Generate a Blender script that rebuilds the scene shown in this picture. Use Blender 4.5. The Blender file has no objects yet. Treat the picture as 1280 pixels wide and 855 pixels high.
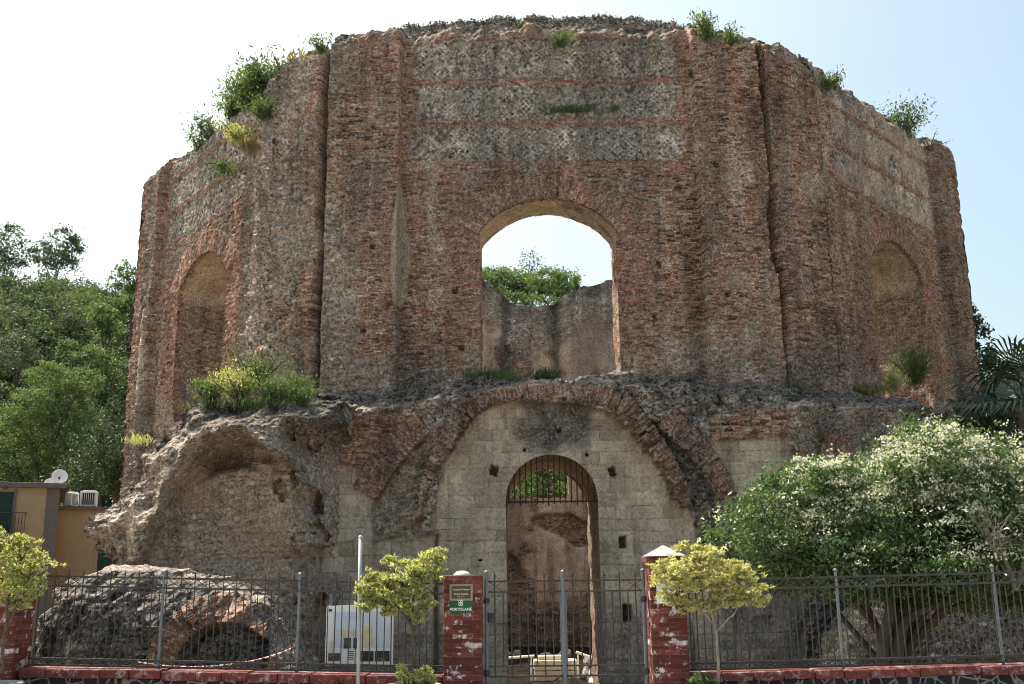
import bpy, math, random
import numpy as np
from mathutils import Matrix, Vector

# ------------------------------------------------------------------ camera, sky, sun, exposure
F = 1245.0
PITCH, ROLL = math.radians(13.3), math.radians(0.7)
CAM = np.array([0.0, 0.0, 1.6])
SUN_EL, SUN_AZ = math.radians(60), math.radians(-52)      # azimuth from +Y towards +X
SKY_STRENGTH, SUN_STRENGTH, EXPOSURE = 0.15, 4.6, 1.0

sc = bpy.context.scene
_fw = np.array([0, math.cos(PITCH), math.sin(PITCH)])
_up = np.array([0, -math.sin(PITCH), math.cos(PITCH)])
_rt = np.array([1.0, 0, 0])
RT = _rt * math.cos(ROLL) - _up * math.sin(ROLL)
UP = _up * math.cos(ROLL) + _rt * math.sin(ROLL)
cam_data = bpy.data.cameras.new('camera')
cam_data.sensor_width = 36.0
cam_data.lens = F / 1280.0 * 36.0
cam_data.clip_end = 3000
cam = bpy.data.objects.new('camera', cam_data)
sc.collection.objects.link(cam)
cam.matrix_world = Matrix(((RT[0], UP[0], -_fw[0], CAM[0]), (RT[1], UP[1], -_fw[1], CAM[1]),
                           (RT[2], UP[2], -_fw[2], CAM[2]), (0, 0, 0, 1)))
sc.camera = cam
world = bpy.data.worlds.new('World')
sc.world = world
world.use_nodes = True
wt = world.node_tree
sky = wt.nodes.new('ShaderNodeTexSky')
sky.sky_type = 'NISHITA'
sky.sun_disc = False
sky.sun_elevation = SUN_EL
sky.sun_rotation = SUN_AZ
sky.air_density = 1.0
sky.dust_density = 5.0
sky.ozone_density = 0.5
bg = wt.nodes['Background']
bg.inputs['Strength'].default_value = SKY_STRENGTH
tint = wt.nodes.new('ShaderNodeMix')          # a slightly warm, hazy air
tint.data_type = 'RGBA'; tint.blend_type = 'MULTIPLY'
tint.inputs[0].default_value = 1.0
tint.inputs[7].default_value = (0.96, 1.0, 0.88, 1)
wt.links.new(sky.outputs[0], tint.inputs[6])
wt.links.new(tint.outputs[2], bg.inputs['Color'])
sun_dir = Vector((math.sin(SUN_AZ) * math.cos(SUN_EL), math.cos(SUN_AZ) * math.cos(SUN_EL), math.sin(SUN_EL)))
sun_data = bpy.data.lights.new('sun', 'SUN')
sun_data.energy = SUN_STRENGTH
sun_data.angle = math.radians(0.53)
sun_data.color = (1.0, 0.94, 0.84)
sun = bpy.data.objects.new('sun', sun_data)
sc.collection.objects.link(sun)
sun.rotation_euler = sun_dir.to_track_quat('Z', 'Y').to_euler()
sc.view_settings.view_transform = 'Standard'
sc.view_settings.look = 'None'
sc.view_settings.exposure = EXPOSURE
sc.view_settings.gamma = 1
sc.cycles.pixel_filter_type = 'BLACKMAN_HARRIS'
sc.cycles.filter_width = 1.0
sc.cycles.max_bounces = 6
sc.cycles.diffuse_bounces = 4
sc.cycles.transparent_max_bounces = 4

# ------------------------------------------------------------------ small tools
rng = np.random.default_rng(7)
random.seed(7)


def ray(px, py):
    return RT * (px - 640) / F + UP * (427.5 - py) / F + _fw


def at(px, py, Y):
    """point on the vertical plane at depth Y seen at photo pixel px,py"""
    d = ray(px, py)
    return CAM + d * (Y / d[1])


def pl(pts, Y):
    """photo pixels -> (x, z) on the plane at depth Y"""
    return np.array([at(a, b, Y)[[0, 2]] for a, b in pts])


def sstep(a, b, x):
    t = np.clip((x - a) / (b - a), 0, 1)
    return t * t * (3 - 2 * t)


def _h(ix, iy, iz, seed):
    n = (ix.astype(np.int64) * 374761393 + iy.astype(np.int64) * 668265263 + iz.astype(np.int64) * 2147483647
         + seed * 1274126177) & 0xFFFFFFFF
    n = ((n ^ (n >> 13)) * 1274126177) & 0xFFFFFFFF
    n = ((n ^ (n >> 16)) * 2246822519) & 0xFFFFFFFF
    return ((n ^ (n >> 15)) & 0xFFFFFF) / float(0xFFFFFF)


def vnoise(x, y, z=None, seed=0):
    x = np.asarray(x, float); y = np.asarray(y, float)
    z = np.zeros_like(x) if z is None else np.asarray(z, float) + np.zeros_like(x)
    ix, iy, iz = np.floor(x), np.floor(y), np.floor(z)
    fx, fy, fz = x - ix, y - iy, z - iz
    fx, fy, fz = fx * fx * (3 - 2 * fx), fy * fy * (3 - 2 * fy), fz * fz * (3 - 2 * fz)
    r = 0
    for dx in (0, 1):
        for dy in (0, 1):
            for dz in (0, 1):
                w = (fx if dx else 1 - fx) * (fy if dy else 1 - fy) * (fz if dz else 1 - fz)
                r = r + w * _h(ix + dx, iy + dy, iz + dz, seed)
    return r * 2 - 1


def fbm(x, y, z=None, seed=0, octv=4, gain=0.5):
    a, s, r = 1.0, 0.0, 0.0
    x = np.asarray(x, float); y = np.asarray(y, float)
    z = 0.0 if z is None else np.asarray(z, float)
    f = 1.0
    for o in range(octv):
        r = r + a * vnoise(x * f + 17.3 * o, y * f + 5.1 * o, z * f, seed + o * 31)
        s += a; a *= gain; f *= 2.03
    return r / s * 1.6


def poly_sd(x, z, poly):
    """signed distance to a closed polygon, positive inside"""
    poly = np.asarray(poly, float)
    d = np.full(x.shape, 1e9)
    ins = np.zeros(x.shape, bool)
    n = len(poly)
    for i in range(n):
        a, b = poly[i], poly[(i + 1) % n]
        ab = b - a
        t = np.clip(((x - a[0]) * ab[0] + (z - a[1]) * ab[1]) / max(ab @ ab, 1e-12), 0, 1)
        d = np.minimum(d, np.hypot(x - a[0] - t * ab[0], z - a[1] - t * ab[1]))
        cond = ((a[1] > z) != (b[1] > z))
        with np.errstate(divide='ignore', invalid='ignore'):
            xi = a[0] + (z - a[1]) / (b[1] - a[1] + 1e-15) * ab[0]
        ins ^= cond & (x < xi)
    return np.where(ins, d, -d)


def band(x, z, line):
    """distance to an open polyline and the arc length along it"""
    line = np.asarray(line, float)
    best = np.full(x.shape, 1e9); s = np.zeros(x.shape); side = np.zeros(x.shape)
    acc = 0.0
    for i in range(len(line) - 1):
        a, b = line[i], line[i + 1]
        ab = b - a; L = np.hypot(*ab)
        tt = ((x - a[0]) * ab[0] + (z - a[1]) * ab[1]) / (L * L)
        t = np.clip(tt, 0, 1)
        d = np.hypot(x - a[0] - t * ab[0], z - a[1] - t * ab[1])
        m = d < best
        best = np.where(m, d, best); s = np.where(m, acc + t * L, s)
        cr = (ab[0] * (z - a[1]) - ab[1] * (x - a[0])) / L
        side = np.where(m, cr, side)
        acc += L
    return best, s, side, acc


def smooth_line(pts, n=6):
    p = np.asarray(pts, float)
    out = []
    for i in range(len(p) - 1):
        p0 = p[max(i - 1, 0)]; p1 = p[i]; p2 = p[i + 1]; p3 = p[min(i + 2, len(p) - 1)]
        for k in range(n):
            t = k / n
            out.append(0.5 * ((2 * p1) + (p2 - p0) * t + (2 * p0 - 5 * p1 + 4 * p2 - p3) * t * t + (3 * p1 - p0 - 3 * p2 + p3) * t ** 3))
    out.append(p[-1])
    return np.array(out)


COL = sc.collection


def link(o, parent=None):
    COL.objects.link(o)
    if parent is not None:
        o.parent = parent
    return o


def mesh_np(name, V, Fc, mat=None, parent=None, attrs=None, smooth=True):
    """V (n,3); Fc list of (m,k) int arrays"""
    V = np.asarray(V, np.float32)
    if not isinstance(Fc, (list, tuple)):
        Fc = [Fc]
    Fc = [np.asarray(f, np.int32) for f in Fc if len(f)]
    me = bpy.data.meshes.new(name)
    me.vertices.add(len(V))
    me.vertices.foreach_set('co', V.ravel())
    idx = np.concatenate([f.ravel() for f in Fc])
    tot = np.concatenate([np.full(len(f), f.shape[1], np.int32) for f in Fc])
    start = np.concatenate([[0], np.cumsum(tot)[:-1]]).astype(np.int32)
    me.loops.add(len(idx))
    me.loops.foreach_set('vertex_index', idx)
    me.polygons.add(len(tot))
    me.polygons.foreach_set('loop_start', start)
    me.polygons.foreach_set('loop_total', tot)
    me.polygons.foreach_set('use_smooth', np.full(len(tot), smooth))
    if attrs:
        for k, a in attrs.items():
            a = np.asarray(a, np.float32)
            if a.shape[1] == 3:
                at_ = me.attributes.new(k, 'FLOAT_VECTOR', 'POINT'); at_.data.foreach_set('vector', a.ravel())
            else:
                at_ = me.attributes.new(k, 'FLOAT_COLOR', 'POINT'); at_.data.foreach_set('color', a.ravel())
    me.update(calc_edges=True)
    if mat:
        me.materials.append(mat)
    o = bpy.data.objects.new(name, me)
    return link(o, parent)


def thing(name, label, cat, loc=(0, 0, 0), group=None, rz=0.0):
    o = bpy.data.objects.new(name, None)
    o.empty_display_size = 0.2
    o.location = loc
    o.rotation_euler = (0, 0, rz)
    link(o)
    return tag(o, label, cat, group)


def tag(o, label=None, cat=None, group=None, kind=None):
    if label: o['label'] = label
    if cat: o['category'] = cat
    if group: o['group'] = group
    if kind: o['kind'] = kind
    return o


class MB:
    """collects simple solids and links them as one mesh"""
    def __init__(s):
        s.v, s.f = [], []

    def add(s, V, Fs):
        b = len(s.v)
        s.v += [tuple(map(float, p)) for p in V]
        s.f += [tuple(i + b for i in f) for f in Fs]
        return s

    def box(s, c, d, rz=0.0, taper=1.0, M=None):
        x, y, z = (k / 2 for k in d)
        P = []
        for sz in (-1, 1):
            t = taper if sz > 0 else 1.0
            for sx, sy in ((-1, -1), (1, -1), (1, 1), (-1, 1)):
                P.append(Vector((sx * x * t, sy * y * t, sz * z)))
        R = M if M is not None else Matrix.Rotation(rz, 3, 'Z')
        P = [Vector(c) + R @ p for p in P]
        return s.add(P, [(3, 2, 1, 0), (4, 5, 6, 7), (0, 1, 5, 4), (1, 2, 6, 5), (2, 3, 7, 6), (3, 0, 4, 7)])

    def tube(s, pts, r, n=8, cap=True):
        pts = [Vector(p) for p in pts]
        rs = r if isinstance(r, (list, tuple)) else [r] * len(pts)
        V, Fs = [], []
        u = None
        for i, p in enumerate(pts):
            d = (pts[min(i + 1, len(pts) - 1)] - pts[max(i - 1, 0)]).normalized()
            if u is None:
                u = d.orthogonal().normalized()
            else:
                u = (u - d * u.dot(d)).normalized()
            w = d.cross(u)
            for k in range(n):
                a = 2 * math.pi * k / n
                V.append(p + (u * math.cos(a) + w * math.sin(a)) * rs[i])
        for i in range(len(pts) - 1):
            for k in range(n):
                Fs.append((i * n + k, i * n + (k + 1) % n, (i + 1) * n + (k + 1) % n, (i + 1) * n + k))
        if cap:
            Fs.append(tuple(range(n - 1, -1, -1)))
            Fs.append(tuple(range((len(pts) - 1) * n, len(pts) * n)))
        return s.add(V, Fs)

    def lathe(s, c, prof, n=20, axis='Z'):
        V, Fs = [], []
        for r, h in prof:
            for k in range(n):
                a = 2 * math.pi * k / n
                p = Vector((r * math.cos(a), r * math.sin(a), h))
                if axis == 'Y':
                    p = Vector((p.x, -p.z, p.y))
                V.append(Vector(c) + p)
        for i in range(len(prof) - 1):
            for k in range(n):
                Fs.append((i * n + k, i * n + (k + 1) % n, (i + 1) * n + (k + 1) % n, (i + 1) * n + k))
        return s.add(V, Fs)

    def build(s, name, mat, parent=None, smooth=False, bevel=0.0, origin=None):
        me = bpy.data.meshes.new(name)
        off = Vector(origin) if origin is not None else Vector((0, 0, 0))
        me.from_pydata([tuple(Vector(p) - off) for p in s.v], [], s.f)
        if smooth:
            me.polygons.foreach_set('use_smooth', [True] * len(me.polygons))
        me.materials.append(mat)
        me.update()
        o = bpy.data.objects.new(name, me)
        o.location = off
        link(o, parent)
        if bevel:
            m = o.modifiers.new('bevel', 'BEVEL'); m.width = bevel; m.segments = 2; m.limit_method = 'ANGLE'
        return o


# ------------------------------------------------------------------ node shorthand
class NT:
    def __init__(s, name):
        s.m = bpy.data.materials.new(name)
        s.m.use_nodes = True
        s.t = s.m.node_tree
        s.t.nodes.clear()
        s.out = s.t.nodes.new('ShaderNodeOutputMaterial')

    def node(s, typ, ins=None, **kw):
        n = s.t.nodes.new(typ)
        for k, v in kw.items():
            setattr(n, k, v)
        for k, v in (ins or {}).items():
            s.set(n.inputs[k], v)
        return n

    def set(s, inp, v):
        if hasattr(v, 'is_output') or isinstance(v, bpy.types.NodeSocket):
            s.t.links.new(v, inp)
        elif v is not None:
            if inp.type == 'RGBA' and not isinstance(v, (int, float)) and len(v) == 3:
                v = (*v, 1)
            inp.default_value = v

    def math(s, op, a, b=None, c=None, clamp=False):
        n = s.node('ShaderNodeMath', operation=op, use_clamp=clamp)
        for i, v in enumerate((a, b, c)):
            if v is not None:
                s.set(n.inputs[i], v)
        return n.outputs[0]

    def vmath(s, op, a, b=None):
        n = s.node('ShaderNodeVectorMath', operation=op)
        s.set(n.inputs[0], a)
        if b is not None:
            s.set(n.inputs[1] if op != 'SCALE' else n.inputs[3], b)
        return n.outputs[0]

    def mix(s, f, a, b, mode='MIX'):
        n = s.node('ShaderNodeMix', data_type='RGBA', blend_type=mode)
        s.set(n.inputs[0], f); s.set(n.inputs[6], a); s.set(n.inputs[7], b)
        return n.outputs[2]

    def mixf(s, f, a, b):
        n = s.node('ShaderNodeMix', data_type='FLOAT')
        s.set(n.inputs[0], f); s.set(n.inputs[2], a); s.set(n.inputs[3], b)
        return n.outputs[0]

    def noise(s, vec, scale, detail=4, rough=0.55, col=False, dist=0.0):
        n = s.node('ShaderNodeTexNoise', {'Scale': scale, 'Detail': detail, 'Roughness': rough, 'Distortion': dist})
        s.set(n.inputs['Vector'], vec)
        return n.outputs['Color' if col else 'Fac']

    def ramp(s, f, stops, interp='LINEAR'):
        n = s.node('ShaderNodeValToRGB')
        n.color_ramp.interpolation = interp
        e = n.color_ramp.elements
        while len(e) < len(stops):
            e.new(0.5)
        for k, (p, c) in enumerate(stops):
            e[k].position = p
            e[k].color = (*c, 1) if not isinstance(c, (int, float)) else (c, c, c, 1)
        s.set(n.inputs[0], f)
        return n.outputs[0]

    def sm(s, x, a, b):
        n = s.node('ShaderNodeMapRange', interpolation_type='SMOOTHSTEP', clamp=True)
        s.set(n.inputs[0], x)
        n.inputs[1].default_value = a; n.inputs[2].default_value = b
        return n.outputs[0]

    def xyz(s, v):
        n = s.node('ShaderNodeSeparateXYZ'); s.set(n.inputs[0], v)
        return n.outputs

    def comb(s, x, y, z=0.0):
        n = s.node('ShaderNodeCombineXYZ')
        for i, v in enumerate((x, y, z)):
            s.set(n.inputs[i], v)
        return n.outputs[0]

    def white(s, v):
        n = s.node('ShaderNodeTexWhiteNoise', noise_dimensions='3D'); s.set(n.inputs[0], v)
        return n.outputs

    def attr(s, name):
        n = s.node('ShaderNodeAttribute', attribute_name=name)
        return n

    def pos(s):
        return s.node('ShaderNodeNewGeometry').outputs['Position']

    def obj(s):
        return s.node('ShaderNodeTexCoord').outputs['Object']

    def bump(s, h, strength=0.5, dist=0.02):
        n = s.node('ShaderNodeBump', {'Strength': strength, 'Distance': dist})
        s.set(n.inputs['Height'], h)
        return n.outputs[0]

    def bsdf(s, col, rough=0.9, normal=None, metal=0.0, spec=0.3):
        n = s.node('ShaderNodeBsdfPrincipled')
        s.set(n.inputs['Base Color'], col); s.set(n.inputs['Roughness'], rough); s.set(n.inputs['Metallic'], metal)
        s.set(n.inputs['Specular IOR Level'], spec)
        if normal is not None:
            s.set(n.inputs['Normal'], normal)
        s.t.links.new(n.outputs[0], s.out.inputs[0])
        return n


BR_H, BR_W = 0.072, 0.22      # brick course, brick length
AS_H, AS_W = 0.30, 0.44       # tufa blocks


def mat_masonry():
    t = NT('weathered_masonry')
    P = t.pos()
    muv = t.attr('muv').outputs['Vector']
    za = t.node('ShaderNodeSeparateColor', {0: t.attr('za').outputs['Color']}).outputs   # reticulate, rubble, ashlar
    zb = t.node('ShaderNodeSeparateColor', {0: t.attr('zb').outputs['Color']}).outputs   # plaster, grime with painted shade, redness
    warp = t.noise(P, 5.0, 2, col=True)
    warp = t.vmath('SCALE', t.vmath('SUBTRACT', warp, (0.5, 0.5, 0.5)), 0.035)
    uvw = t.vmath('ADD', muv, warp)
    u, v, w = t.xyz(uvw)[:3]
    # brick courses
    vr = t.math('DIVIDE', v, BR_H)
    row = t.math('FLOOR', vr); fv = t.math('FRACT', vr)
    roff = t.white(t.comb(row, 3.1, 7.7))[0]
    ur = t.math('ADD', t.math('DIVIDE', u, BR_W), roff)
    col = t.math('FLOOR', ur); fu = t.math('FRACT', ur)
    wn = t.white(t.comb(col, row, 1.5))[0]
    wn2 = t.white(t.comb(col, row, 9.5))[0]
    n_big = t.noise(P, 0.45, 4)
    n_mid = t.noise(P, 2.2, 5, 0.65)
    n_fine = t.noise(P, 16.0, 5, 0.7)
    n_vfine = t.noise(P, 42.0, 3, 0.7)
    brick = t.ramp(t.math('ADD', t.math('MULTIPLY', wn, 0.72), t.math('MULTIPLY', n_mid, 0.3)),
                   [(0.12, (.055, .034, .026)), (0.27, (.24, .12, .078)), (0.46, (.40, .21, .135)), (0.62, (.49, .285, .185)),
                    (0.74, (.36, .275, .21)), (0.86, (.60, .49, .375)), (1.0, (.78, .71, .60))])
    brick = t.mix(t.math('MULTIPLY', zb[2], 0.65), brick, t.ramp(wn2, [(0, (.27, .115, .070)), (1, (.52, .27, .17))]))
    brick = t.mix(1.0, brick, (0.94, 0.92, 0.82), 'MULTIPLY')
    joint = t.math('MAXIMUM', t.math('LESS_THAN', fv, 0.27), t.math('LESS_THAN', fu, 0.045))
    mortar = t.ramp(t.noise(P, 9.0, 4, 0.7), [(0.36, (.035, .027, .023)), (0.5, (.24, .19, .155)), (0.63, (.66, .60, .53))])
    brick = t.mix(t.math('MULTIPLY', joint, 0.8), brick, mortar)
    # reticulate
    a = 0.115
    d1 = t.math('DIVIDE', t.math('ADD', u, v), a * 1.414); d2 = t.math('DIVIDE', t.math('SUBTRACT', u, v), a * 1.414)
    wr = t.white(t.comb(t.math('FLOOR', d1), t.math('FLOOR', d2), 4.4))[0]
    jr = t.math('MAXIMUM', t.math('LESS_THAN', t.math('FRACT', d1), 0.2), t.math('LESS_THAN', t.math('FRACT', d2), 0.2))
    ret = t.ramp(wr, [(0, (.10, .09, .078)), (0.35, (.25, .225, .19)), (0.75, (.41, .37, .30)), (1, (.54, .475, .37))])
    retm = t.ramp(n_mid, [(0.38, (.15, .13, .11)), (0.5, (.42, .385, .33)), (0.62, (.82, .78, .70))])
    ret = t.mix(t.math('MULTIPLY', jr, t.sm(n_fine, 0.36, 0.56)), ret, retm)
    ret = t.mix(t.math('MULTIPLY', t.sm(t.noise(P, 1.7, 4, 0.6), 0.50, 0.62), 0.75), ret, t.ramp(n_fine, [(0.35, (.16, .135, .10)), (0.65, (.45, .38, .28))]))
    # rubble
    vor = t.node('ShaderNodeTexVoronoi', {'Scale': 6.5, 'Randomness': 1.0}, feature='F1')
    pw = t.vmath('ADD', P, t.vmath('SCALE', t.vmath('SUBTRACT', t.noise(P, 3.0, 3, col=True), (.5, .5, .5)), 0.18))
    pw = t.vmath('MULTIPLY', pw, (1, 1, 1.5))
    t.set(vor.inputs['Vector'], pw)
    vc = t.node('ShaderNodeSeparateColor', {0: vor.outputs['Color']}).outputs
    rub = t.ramp(vc[0], [(0, (.13, .115, .10)), (0.3, (.27, .24, .20)), (0.55, (.40, .355, .29)), (0.78, (.54, .48, .40)),
                         (0.90, (.38, .21, .15)), (1, (.72, .66, .57))])
    rub = t.mix(t.sm(vor.outputs['Distance'], 0.42, 0.75), rub, t.ramp(n_fine, [(0.38, (.045, .038, .032)), (0.6, (.36, .32, .27))]))
    rub = t.mix(t.math('MULTIPLY', zb[2], 0.7), rub, t.mix(0.65, rub, (.74, .65, .50)))
    # ashlar
    u0, v0 = t.xyz(muv)[0], t.xyz(muv)[1]
    vv = t.math('ADD', v0, t.math('MULTIPLY', t.math('SINE', t.math('ADD', t.math('MULTIPLY', v0, 2.3), t.math('MULTIPLY', u0, 0.35))), 0.07))
    ar = t.math('DIVIDE', vv, AS_H); arow = t.math('FLOOR', ar)
    au = t.math('ADD', u0, t.math('MULTIPLY', t.math('SINE', t.math('ADD', t.math('MULTIPLY', u0, 3.1), t.math('MULTIPLY', arow, 1.7))), 0.06))
    au = t.math('ADD', t.math('DIVIDE', au, AS_W), t.math('MULTIPLY', arow, 0.381))
    acol = t.math('FLOOR', au)
    wa = t.white(t.comb(acol, arow, 6.6))[0]
    fa, fb = t.math('FRACT', ar), t.math('FRACT', au)
    ja = t.math('MAXIMUM', t.math('LESS_THAN', fa, 0.045), t.math('LESS_THAN', fb, 0.032))
    ash = t.ramp(t.math('ADD', t.math('MULTIPLY', wa, 0.6), t.math('MULTIPLY', n_mid, 0.4)),
                 [(0.1, (.33, .275, .205)), (0.35, (.49, .415, .31)), (0.6, (.54, .465, .35)), (0.9, (.62, .54, .42))])
    ash = t.mix(t.math('MULTIPLY', ja, t.sm(t.noise(P, 1.9, 4, 0.7), 0.44, 0.64)), ash, t.ramp(n_mid, [(0.42, (.17, .14, .105)), (0.58, (.60, .53, .42))]))
    ash = t.mix(t.math('MULTIPLY', t.sm(n_fine, 0.60, 0.70), 0.55), ash, (.20, .165, .12))
    # plaster
    pla = t.ramp(n_mid, [(0.3, (.45, .345, .25)), (0.5, (.58, .45, .335)), (0.72, (.64, .53, .415))])
    pla = t.mix(t.math('MULTIPLY', t.sm(n_fine, 0.58, 0.7), 0.5), pla, (.30, .22, .16))
    c = t.mix(za[0], brick, ret)
    c = t.mix(za[1], c, rub)
    c = t.mix(za[2], c, ash)
    c = t.mix(zb[0], c, pla)
    # lime bloom, lichen streaks, soot
    worn = t.math('SUBTRACT', 1.0, t.math('MULTIPLY', t.sm(zb[2], 0.60, 0.95), 0.75))
    lime = t.math('MULTIPLY', t.sm(t.noise(P, 1.1, 5, 0.7), 0.54, 0.70), t.sm(n_fine, 0.40, 0.62))
    c = t.mix(t.math('MULTIPLY', t.math('MULTIPLY', lime, 0.55), worn), c, (.64, .59, .52))
    stre = t.noise(t.vmath('MULTIPLY', P, (1.6, 1.6, 0.22)), 1.3, 5, 0.65)
    gre = t.math('MULTIPLY', t.sm(stre, 0.47, 0.66), t.sm(n_big, 0.36, 0.62))
    c = t.mix(t.math('MULTIPLY', t.math('MULTIPLY', gre, 0.6), worn), c, (.135, .128, .118))
    pst = t.math('MULTIPLY', t.sm(t.noise(t.vmath('MULTIPLY', P, (2.4, 2.4, 0.3)), 1.1, 5, 0.65), 0.53, 0.66), t.sm(n_fine, 0.35, 0.6))
    c = t.mix(t.math('MULTIPLY', t.math('MULTIPLY', pst, 0.45), worn), c, (.52, .485, .43))
    pit_shade = t.sm(n_vfine, 0.60, 0.70)
    c = t.mix(t.math('MULTIPLY', t.math('MULTIPLY', pit_shade, 0.55), t.math('SUBTRACT', 1.0, t.math('MULTIPLY', za[2], 0.4))), c, (.045, .036, .03))  # dark colour stands in for the shade inside small pits
    spk = t.math('MULTIPLY', t.sm(t.noise(t.vmath('MULTIPLY', P, (1, 1, 2.2)), 11.0, 3, 0.6), 0.645, 0.68),
                 t.math('SUBTRACT', 1.0, za[2]))
    c = t.mix(t.math('MULTIPLY', spk, 0.75), c, (.74, .69, .61))
    gap_shade = t.sm(t.noise(t.vmath('MULTIPLY', P, (1, 1, 2.6)), 14.0, 4, 0.7), 0.60, 0.66)
    gap_shade = t.math('MULTIPLY', gap_shade, t.math('SUBTRACT', 1.0, t.math('MULTIPLY', t.math('MAXIMUM', zb[0], za[2]), 0.75)))
    c = t.mix(t.math('MULTIPLY', gap_shade, 0.8), c, (.03, .024, .02))  # cavity shade of the open gaps, painted into the colour
    c = t.mix(t.math('SUBTRACT', 1.0, t.math('MULTIPLY', za[2], 0.40)), c, t.ramp(n_fine, [(0.30, 0.36), (0.5, 0.98), (0.70, 1.45)]), 'MULTIPLY')
    dirt_shade = t.math('MULTIPLY', zb[1], t.sm(t.math('ADD', n_mid, t.math('MULTIPLY', n_fine, 0.6)), 0.55, 0.95))
    dirt_shade = t.math('ADD', t.math('MULTIPLY', dirt_shade, 0.6), t.math('MULTIPLY', zb[1], 0.4))
    c = t.mix(dirt_shade, c, t.ramp(n_fine, [(0.36, (.028, .026, .024)), (0.5, (.105, .098, .09)), (0.66, (.36, .34, .31))]))
    c = t.mix(1.0, c, t.ramp(n_big, [(0.3, 0.80), (0.7, 1.08)]), 'MULTIPLY')
    gm = t.node('ShaderNodeGamma', {1: 1.2}); t.set(gm.inputs[0], c)
    c = t.mix(1.0, gm.outputs[0], (1.24, 1.19, 1.17), 'MULTIPLY')
    soot = t.sm(t.noise(t.vmath('MULTIPLY', P, (1.1, 1.1, 0.13)), 1.0, 6, 0.68), 0.44, 0.64)
    soot = t.math('MULTIPLY', soot, t.sm(t.noise(P, 0.33, 4, 0.6), 0.40, 0.60))
    soot = t.math('MULTIPLY', soot, t.math('SUBTRACT', 1.0, t.math('MULTIPLY', za[2], 0.15)))
    c = t.mix(t.math('MULTIPLY', soot, 0.62), c, t.mix(1.0, c, (.36, .36, .37), 'MULTIPLY'))
    hs = t.node('ShaderNodeHueSaturation', {'Saturation': 0.86}); t.set(hs.inputs['Color'], c)
    c = hs.outputs[0]
    h = t.math('MULTIPLY', t.math('SUBTRACT', 1.0, joint), t.math('ADD', 0.4, wn))
    h = t.mixf(za[0], h, t.math('MULTIPLY', t.math('SUBTRACT', 1.0, jr), 0.9))
    h = t.mixf(za[1], h, t.math('SUBTRACT', 1.0, vor.outputs['Distance']))
    h = t.mixf(za[2], h, t.math('SUBTRACT', 1.0, t.math('MULTIPLY', ja, 0.6)))
    h = t.mixf(zb[0], h, 0.6)
    h = t.math('ADD', h, t.math('MULTIPLY', n_fine, 1.3))
    h = t.math('ADD', h, t.math('MULTIPLY', n_vfine, 0.6))
    t.bsdf(c, 0.95, t.bump(h, 0.9, 0.035), spec=0.1)
    return t.m


def mat_simple(name, col, rough=0.7, metal=0.0, var=0.15, scale=6.0, bump=0.0, spec=0.3, dirt_shade=None, dirt_amt=0.5):
    t = NT(name)
    P = t.obj()
    n = t.noise(P, scale, 5, 0.65)
    a = tuple(k * (1 - var) for k in col); b = tuple(min(1, k * (1 + var)) for k in col)
    c = t.ramp(n, [(0.3, a), (0.7, b)])
    if dirt_shade:
        d = t.sm(t.noise(P, scale * 0.6, 6, 0.75), 0.5, 0.68)
        c = t.mix(t.math('MULTIPLY', d, dirt_amt), c, dirt_shade)
    t.bsdf(c, rough, t.bump(t.noise(P, scale * 5, 4, 0.7), bump, 0.01) if bump else None, metal, spec)
    return t.m


def mat_leaf(name, dark, mid, light, transl=0.45, rough=0.5, blossom=None):
    """leaf faces: colour from a random per leaf, partly translucent"""
    t = NT(name)
    r = t.node('ShaderNodeNewGeometry').outputs['Random Per Island']
    n = t.noise(t.pos(), 0.9, 3)
    f = t.math('ADD', t.math('MULTIPLY', r, 0.65), t.math('MULTIPLY', n, 0.4))
    c = t.ramp(f, [(0.1, dark), (0.5, mid), (0.95, light)])
    d = t.node('ShaderNodeBsdfPrincipled')
    t.set(d.inputs['Base Color'], c); t.set(d.inputs['Roughness'], rough)
    t.set(d.inputs['Specular IOR Level'], 0.35)
    tr = t.node('ShaderNodeBsdfTranslucent')
    t.set(tr.inputs[0], t.mix(1.0, c, (1.25, 1.25, 0.7), 'MULTIPLY'))
    mx = t.node('ShaderNodeMixShader')
    mx.inputs[0].default_value = transl
    t.t.links.new(d.outputs[0], mx.inputs[1]); t.t.links.new(tr.outputs[0], mx.inputs[2])
    t.t.links.new(mx.outputs[0], t.out.inputs[0])
    return t.m


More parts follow.
